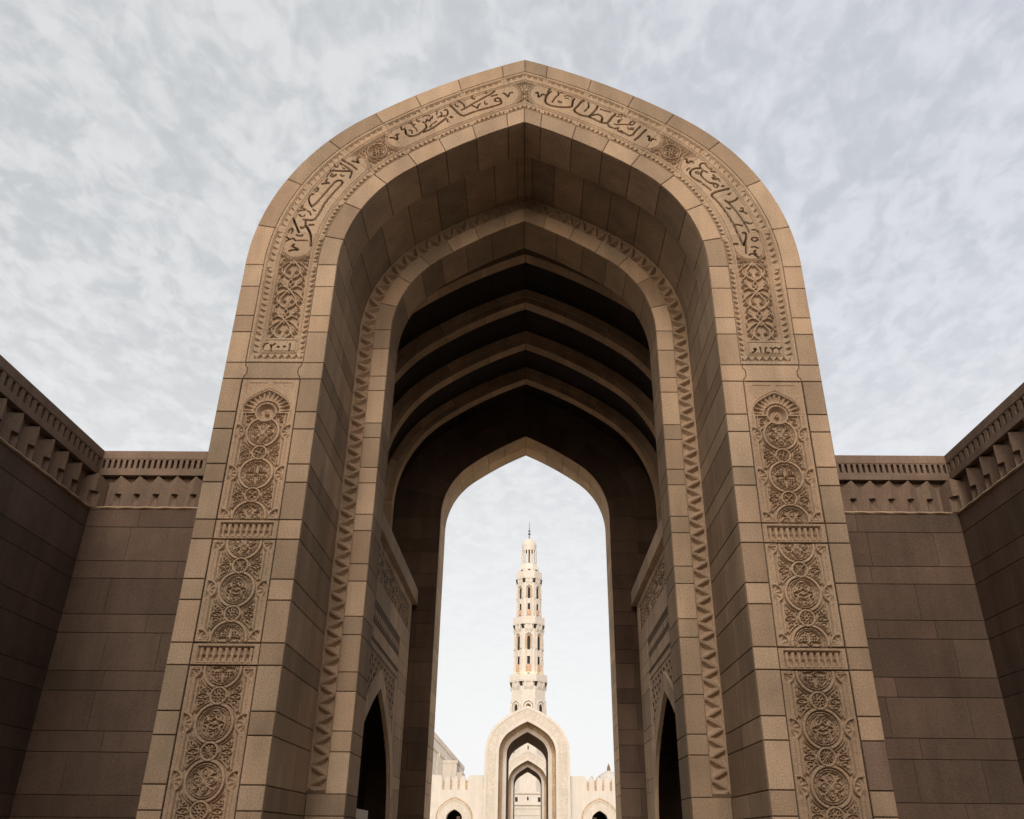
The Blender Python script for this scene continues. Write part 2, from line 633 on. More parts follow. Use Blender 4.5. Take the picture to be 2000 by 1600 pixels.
def small_medallion(cv, cx, cz, var):
    cv.disc(cx, cz, 0.128, FLOOR)
    cv.ring(cx, cz, 0.110, 0.030, 0.002)
    h, w = -0.006, 0.0125
    if var == 1:
        for k in range(4):
            a = k * PI / 2 + 0.4
            cv.stroke(rot([(0, 0), (0.028, 0.03), (0.028, 0.058), (0, 0.08), (-0.028, 0.058), (-0.028, 0.03), (0, 0)], a, cx, cz), w, h)
            cv.stroke(rot(spiral(0.056, 0.056, 0.02, 0.8, 0), a, cx, cz), 0.011, h)
    elif var == 2:
        for k in range(4):
            a = k * PI / 2 + PI / 4
            cv.stroke(rot([(0, 0), (0, 0.085)], a, cx, cz), w, h)
            for sg in (1, -1):
                cv.stroke(rot([(sg * x, z) for x, z in spiral(0.024, 0.062, 0.024, 0.85, -PI / 2, 1)], a + PI / 4, cx, cz), 0.0115, h)
    elif var == 3:
        for k in range(4):
            a = k * PI / 2 + PI / 4
            cv.stroke(rot([(0, 0), (0, 0.09)], a, cx, cz), 0.017, h)
            for sg in (1, -1):
                cv.stroke(rot([(0.0, 0.03), (sg * 0.022, 0.055), (sg * 0.02, 0.075)], a + PI / 4, cx, cz), 0.0115, h)
    else:
        for k in range(8):
            a = k * PI / 4
            cv.stroke(rot([(0, 0.018), (0.022, 0.05), (0, 0.09), (-0.022, 0.05), (0, 0.018)], a, cx, cz), 0.0115, h)
            cv.stroke(rot([(0.03, 0.06), (0.045, 0.078)], a, cx, cz), 0.0115, h)


def spandrel_leaves(cv, cx, cz, sx, up=True, down=True):
    h = -0.010
    X = cx + sx * 0.225
    if up and down:
        cv.stroke(curve((X - 0.085, cz), (X - 0.02, cz + 0.032), (X + 0.045, cz + 0.028), (X + 0.085, cz)), 0.0135, h)
        cv.stroke(curve((X - 0.085, cz), (X - 0.02, cz - 0.032), (X + 0.045, cz - 0.028), (X + 0.085, cz)), 0.0135, h)
        cv.disc(X, cz, 0.012, h)
    for sg, on in ((1, up), (-1, down)):
        if not on:
            continue

        def Q(*pts):
            return [(X + sx * a, cz + sg * b) for a, b in curve(*pts)]
        cv.stroke(Q((-0.085, 0.01), (-0.07, 0.06), (-0.10, 0.085), (-0.045, 0.115), (0.01, 0.165), (0.055, 0.215)), 0.014, h)
        cv.stroke(Q((0.085, 0.01), (0.083, 0.10), (0.075, 0.19)), 0.013, h)
        cv.stroke(Q((-0.035, 0.07), (0.0, 0.055), (0.045, 0.065), (0.055, 0.105), (0.03, 0.135), (0.015, 0.105), (-0.02, 0.10), (-0.035, 0.07)), 0.014, h)
        cv.stroke(Q((0.06, 0.12), (0.05, 0.165), (0.065, 0.2)), 0.016, h)
        cv.stroke(Q((0.0, 0.085), (0.02, 0.09)), 0.018, h)


def carve_panel(L, bigs, smalls, head=False, cell=0.0065):
    """Panel 0.945 m wide and L m tall (local origin at the bottom centre)."""
    W = 0.472
    nx = int(round(2 * W / cell)) + 1
    nz = int(round(L / cell)) + 1
    x = np.linspace(-W, W, nx)
    z = np.linspace(0, L, nz)
    X, Z = np.meshgrid(x, z, indexing='ij')
    cv = Carve(X, Z, cell)
    top = L - 0.05
    bot = 0.055
    zh = L - 0.60 if head else None                     # springing of the shell head
    ftop = zh - 0.03 if head else top
    # outer fillet lines
    for sx in (1, -1):
        cv.stroke([(sx * 0.402, bot), (sx * 0.402, ftop)], 0.012, -0.014)
    cv.rect(-0.352, 0.352, bot, ftop, FLOOR)
    if not head:
        cv.stroke([(-0.40, top + 0.02), (0.40, top + 0.02)], 0.010, -0.012)
    cv.stroke([(-0.40, bot - 0.022), (0.40, bot - 0.022)], 0.010, -0.012)
    # raised border rib with a half-shell bite beside every large medallion
    for sx in (1, -1):
        cv.stroke([(sx * 0.322, bot), (sx * 0.322, ftop)], 0.020, -0.008)
    for zc, var in bigs:
        for sx in (1, -1):
            cx = sx * 0.425
            sel = np.nonzero((np.hypot(X - cx, Z - zc) < 0.165) & (abs(X) < 0.43) & (Z > bot) & (Z < ftop))
            r = np.hypot(X[sel] - cx, Z[sel] - zc)
            an = np.arctan2(Z[sel] - zc, -sx * (X[sel] - cx))
            hh = np.where(r < 0.118, -0.020 - 0.022 * (0.5 + 0.5 * np.cos(an * 9)) * np.clip((r - 0.02) / 0.05, 0, 1), 0.0)
            hh = np.where((r > 0.118) & (r < 0.142), 0.002, hh)
            hh = np.where(r > 0.142, FLOOR, hh)
            hh = np.where((r > 0.142) & (abs(X[sel]) > 0.352), 0.0, hh)
            cv.H[sel] = hh
    for zc, var in smalls:
        for sx in (1, -1):
            spandrel_leaves(cv, 0, zc, sx)
    for zc, var in bigs:
        big_medallion(cv, 0, zc, var)
    for zc, var in smalls:
        small_medallion(cv, 0, zc, var)
    if head:
        # fluted shell head under a pointed arch, with the dished boss
        k = 0.1225
        d = np.full(X.shape, 9.0)
        pts = [arch(S2 * i / 30) for i in range(31)]
        sc = 0.392 / W1
        poly = [(p[0] * sc, zh + 0.0 + (p[1] - ZS) * sc) for p in pts]
        lim = np.interp(abs(X).ravel(), [p[0] for p in reversed(poly)], [p[1] for p in reversed(poly)]).reshape(X.shape)
        inside = (Z > zh) & (Z < lim) & (abs(X) < 0.392)
        r = np.hypot(X, Z - zh)
        an = np.arctan2(Z - zh, X)
        edge = np.minimum(lim - Z, 0.392 - abs(X))
        flut = -0.012 - 0.05 * (0.5 + 0.5 * np.cos(an * 26)) * np.clip((r - 0.2) / 0.10, 0, 1)
        h = np.where(edge < 0.030, -0.002, flut)
        h = np.where((edge > 0.022) & (edge < 0.034), -0.05, h)
        ring2 = (r < 0.205) & (r > 0.168)
        h = np.where(ring2, -0.030 - 0.03 * (0.5 + 0.5 * np.cos(an * 34)), h)
        cv.H = np.where(inside, h, cv.H)
        out = (Z > zh) & (~inside) & (Z < lim + 0.02) & (abs(X) < 0.41)
        cv.H = np.where(out, -0.012, cv.H)
        cv.stroke([(-0.352, zh - 0.012), (0.352, zh - 0.012)], 0.026, 0.0)
        for sx in (1, -1):
            cv.stroke(rot(spiral(sx * 0.255, zh - 0.125, 0.055, 1.1, PI / 2, -sx), 0), 0.016, -0.01)
            cv.stroke([(sx * 0.30, zh - 0.06), (sx * 0.17, zh - 0.06), (sx * 0.20, zh - 0.17), (sx * 0.30, zh - 0.28), (sx * 0.30, zh - 0.06)], 0.013, -0.012)
        bz = zh - 0.005
        rr = np.hypot(X, Z - bz)
        cv.H = np.where(rr < 0.172, 0.002, cv.H)
        cv.H = np.where(rr < 0.150, -0.075 * np.clip((0.150 - rr) / 0.05, 0, 1) - 0.004 * np.cos(np.arctan2(Z - bz, X) * 30), cv.H)
        cv.H = np.where(rr < 0.034, -0.02, cv.H)
        cv.H = np.where(rr < 0.014, -0.05, cv.H)
        for sx in (1, -1):
            cv.stroke([(sx * 0.05, L - 0.075), (sx * 0.34, L - 0.075)], 0.011, -0.015)
            cv.stroke([(sx * 0.37, L - 0.09), (sx * 0.37, L - 0.22)], 0.010, -0.010)
    # worn joint all round
    for arr, lo, hi in ((X, -W, W), (Z, 0, L)):
        e = np.minimum(arr - lo, hi - arr)
        cv.H = np.where(e < 0.004, -0.04, np.where(e < 0.012, np.minimum(cv.H, -0.006), cv.H))
    return X, Z, cv.H


def carve_colonnettes(L=0.300, cell=0.006):
    W = 0.472
    x = np.linspace(-W, W, int(2 * W / cell) + 1)
    z = np.linspace(0, L, int(L / cell) + 1)
    X, Z = np.meshgrid(x, z, indexing='ij')
    H = np.zeros_like(X)
    ins = (abs(X) < 0.395) & (Z > 0.045) & (Z < 0.255)
    ph = (X / 0.0878 + 0.5) % 1.0
    col = abs(ph - 0.5) * 2                              # 0 at column axis, 1 between columns
    up = -0.020 - 0.050 * (col > 0.55) - 0.012 * col
    fine = np.abs(((X / 0.0439) % 1.0) - 0.5) * 2
    up = np.where(Z > 0.235, -0.03 - 0.045 * (fine > 0.5), up)
    low = -0.02 - 0.035 * np.clip((col - 0.3) / 0.3, 0, 1)
    h = np.where(Z > 0.135, up, low)
    hole = (np.hypot((ph - 0.0 - np.round(ph)) * 0.0878, (Z - 0.125) * 0.8) < 0.021)
    h = np.where(hole, -0.10, h)
    H = np.where(ins, h, H)
    H = np.where((abs(X) < 0.40) & (Z > 0.028) & (Z <= 0.045), 0.004 + 0.008 * (col < 0.5), H)
    for arr, lo, hi in ((X, -W, W), (Z, 0, L)):
        e = np.minimum(arr - lo, hi - arr)
        H = np.where(e < 0.004, -0.04, H)
    return X, Z, H

# ------------------------------------------------------------------ ground
def build_ground():
    mb = MB()
    n = 24
    xs = [-3000, -600, -200, -60, -20, 20, 60, 200, 600, 3000]
    ys = [-1000, -200, -60, -20, 0, 20, 60, 150, 300, 800, 4000]
    for a in range(len(xs) - 1):
        for b in range(len(ys) - 1):
            mb.face([(xs[a], ys[b], 0), (xs[a + 1], ys[b], 0), (xs[a + 1], ys[b + 1], 0), (xs[a], ys[b + 1], 0)])
    o = mb.build('ground', M_PAVE)
    o['kind'] = 'structure'


build_ground()

# ------------------------------------------------------------------ the near gate
Y0 = 12.0                     # front face
YA = 12.92                    # back edge of the first soffit band
Y1 = 14.25                    # second order (zigzag face)
Y2 = 15.20                    # front of the vaulted chamber
Y3 = 25.08                    # rear wall
Y4 = 26.65
Y5 = 28.40
ZTOP = 8.603
PER = 0.9116
SHORT = 0.307
ZR = ZS + 0.09                # springing of the raised second order
T2 = -0.617
TZ = -0.285                   # inner edge of the zigzag
SIDES = (-1, 1)


def course_list(ztop=ZTOP, zmin=0.0):
    """(z0, z1, is_short) from the shoulder down."""
    out, k = [], 0
    while True:
        a = ztop - PER * k
        if a <= zmin + 0.02:
            break
        b = max(a - SHORT, zmin)
        out.append((b, a, True))
        c = max(a - PER, zmin)
        if c < b - 0.02:
            out.append((c, b, False))
        k += 1
    return out


COURSES = course_list()
UPPER_ROWS = [(8.603, 9.20), (9.20, 9.53), (9.53, 10.135), (10.135, ZS)]
VS = [0.0] + [arch_s_at(x) for x in (3.215, 2.975, 2.555, 2.02, 1.495, 0.921, 0.315)] + [S2]
MATS = [M_NEAR, M_MORTAR]

gate = thing('archway', 'tall brown sandstone gateway with an inscription band and carved panels round its pointed arch',
             'gateway', (0, Y0, 0))


def fF(sg):
    return lambda x, z, d: (sg * x, Y0 - d, z)


def fFa(sg):
    def f(s, t, d):
        x, z = arch(s, t)
        return (sg * x, Y0 - d, z)
    return f


def build_facade():
    mb = MB()
    for sg in SIDES:
        f, fa = fF(sg), fFa(sg)
        for (z0, z1, short) in COURSES:
            if z1 > ZTOP - 0.05:
                # joggled joints at the shoulder stone
                def fj(u, v, d, f=f, z0=z0, z1=z1):
                    q = (u - z0) / (z1 - z0)
                    e = 1 - ((q - 0.47) / 0.30) ** 2
                    a = float(np.interp(v, [W1, 3.635, 4.560, 4.902], [0, 1, -1, 0]))
                    return f(v + a * (0.045 * math.sqrt(e) if e > 0 else 0.0), u, d)
                for xa, xb in ((W1, 3.635), (3.635, 4.560), (4.560, 4.902)):
                    mb.block(fj, z0, z1, xa, xb, nu=22, g=0.006)
            else:
                mb.block(f, W1, 3.622, z0, z1, gu=0.008)
                odd = sg > 0 and not short and abs(z1 - 2.826) < 0.05
                mb.block(f, 4.572, 4.902, z0, z1, gu=0.010, mat=2 if odd else 0)
        for (z0, z1) in UPPER_ROWS:
            mb.block(f, W1, W1 + 0.345, z0, z1, g=0.005)
            mb.block(f, W1 + 1.300, W1 + 1.63, z0, z1, g=0.006)
        for a, b in zip(VS[:-1], VS[1:]):
            nu = max(3, int((b - a) / 0.1))
            mb.block(fa, a, b, 0.0, 0.345, nu=nu, g=0.004, gu=0.007)
            mb.block(fa, a, b, 1.300, 1.63, nu=nu, g=0.005, gu=0.005)
        # mortar bed just behind the faces
        fb = lambda s, t, d: fa(s, t, d)
        ss = [S2 * i / 40 for i in range(41)]
        mb.patch(fa, ss, [-0.0, 0.345], -0.022, 1)
        mb.patch(fa, ss, [1.300, 1.63], -0.022, 1)
        for x0, x1, za, zb in ((W1, 3.622, 0, ZS), (4.572, 4.902, 0, ZS), (3.6, 4.6, 8.29, ZTOP), (3.61, 4.59, 0, 0.42)):
            mb.face([(sg * x0, Y0 + 0.022 + 0.002 * (x0 > 3.3), za), (sg * x1, Y0 + 0.022 + 0.002 * (x0 > 3.3), za), (sg * x1, Y0 + 0.022, zb), (sg * x0, Y0 + 0.022, zb)], 1)
        mb.block(f, 3.622, 4.572, 0.0, 0.398)
    return mb.build('front_facade', [M_NEAR, M_MORTAR, M_WALLC], gate)


facade = build_facade()

# carved panels: one mesh per kind, the mirrored side shares it
XC = 4.097
NFRONT = np.array([0.0, -1.0, 0.0])


def panel_set(name, z0, X, Z, H, label, tint):
    first = None
    for sg in SIDES:
        if first is None:
            P = np.stack([X + sg * XC, np.full_like(X, Y0 + 0.004), Z + z0], -1)
            first = heightfield(name, P, H * 1.2, NFRONT, M_NEAR, facade, tint, label=label[0])
            me = first.data
            off = Vector((sg * XC, 0, 0))
            me.transform(Matrix.Translation(-off))
            first.location = first.location + off
        else:
            c = first.copy()
            COL.objects.link(c)
            c.parent = facade
            c.location = (sg * XC, first.location.y, first.location.z)
            c['label'] = label[1]


def build_panels():
    zc = lambda z, z0: z - z0
    z0, z1 = ZTOP - 3 * PER + 0.006, ZTOP - SHORT - 0.006
    panel_set('carved_panel', z0, *carve_panel(z1 - z0, [(7.335 - z0, 'A'), (6.624 - z0, 'B'), (5.913 - z0, 'A')],
                                               [(6.977 - z0, 1), (6.269 - z0, 2)], head=True),
              ('carved panel with a fluted shell head, on the left pier', 'carved panel with a fluted shell head, on the right pier'), 0.70)
    za, zb = ZTOP - 5 * PER + 0.006, ZTOP - 3 * PER - SHORT - 0.006
    panel_set('carved_panel', za, *carve_panel(zb - za, [(5.516 - za, 'A'), (4.812 - za, 'C'), (4.102 - za, 'B')],
                                               [(5.162 - za, 3), (4.456 - za, 4)]),
              ('middle carved medallion panel of the left pier', 'middle carved medallion panel of the right pier'), 0.60)
    zl, zm = 0.404, ZTOP - 5 * PER - SHORT - 0.006
    panel_set('carved_panel', zl, *carve_panel(zm - zl, [(3.690 - zl, 'B'), (2.979 - zl, 'C'), (2.268 - zl, 'A'), (1.557 - zl, 'B'), (0.846 - zl, 'C')],
                                               [(3.336 - zl, 4), (2.627 - zl, 3), (1.914 - zl, 4), (1.203 - zl, 2), (0.55 - zl, 1)]),
              ('tall lowest carved medallion panel of the left pier', 'tall lowest carved medallion panel of the right pier'), 0.42)
    X, Z, H = carve_colonnettes(SHORT - 0.012)
    for k, nm in ((3, 'upper'), (5, 'lower')):
        panel_set('colonnette_panel', ZTOP - k * PER - SHORT + 0.006, X, Z, H,
                  ('%s row of small carved colonnettes, left pier' % nm, '%s row of small carved colonnettes, right pier' % nm), 0.55)
    for sg in SIDES:
        mb = MB()
        mb.face([(sg * 3.612, Y0 + 0.235, 0.3), (sg * 4.58, Y0 + 0.235, 0.3), (sg * 4.58, Y0 + 0.235, 8.4), (sg * 3.612, Y0 + 0.235, 8.4)])
        for x in (3.622, 4.572):
            mb.face([(sg * x, Y0 + 0.01, 0.35), (sg * x, Y0 + 0.235, 0.35), (sg * x, Y0 + 0.235, 8.35), (sg * x, Y0 + 0.01, 8.35)])
        mb.build('panel_bed', M_MORTAR, gate)


build_panels()

# --- inscription band
TB0, TB1, TM = 0.347, 1.298, 0.775
KH = (RH + TM) / RH
LU = (RB + TM) * (math.acos(-C2X / (RB + TM)) - TH)
LS = ZS - (ZTOP + 0.010)                                # straight part
LH = (RH + TM) * TH
LTOT = LS + LH + LU


def L_of_s(s):
    if s <= 0:
        return s + LS
    if s <= S1:
        return LS + s * KH
    return LS + LH + (s - S1) / (S2 - S1) * LU


def s_of_L(L):
    return np.where(L <= LS, L - LS, np.where(L <= LS + LH, (L - LS) / KH, S1 + (L - LS - LH) / LU * (S2 - S1)))


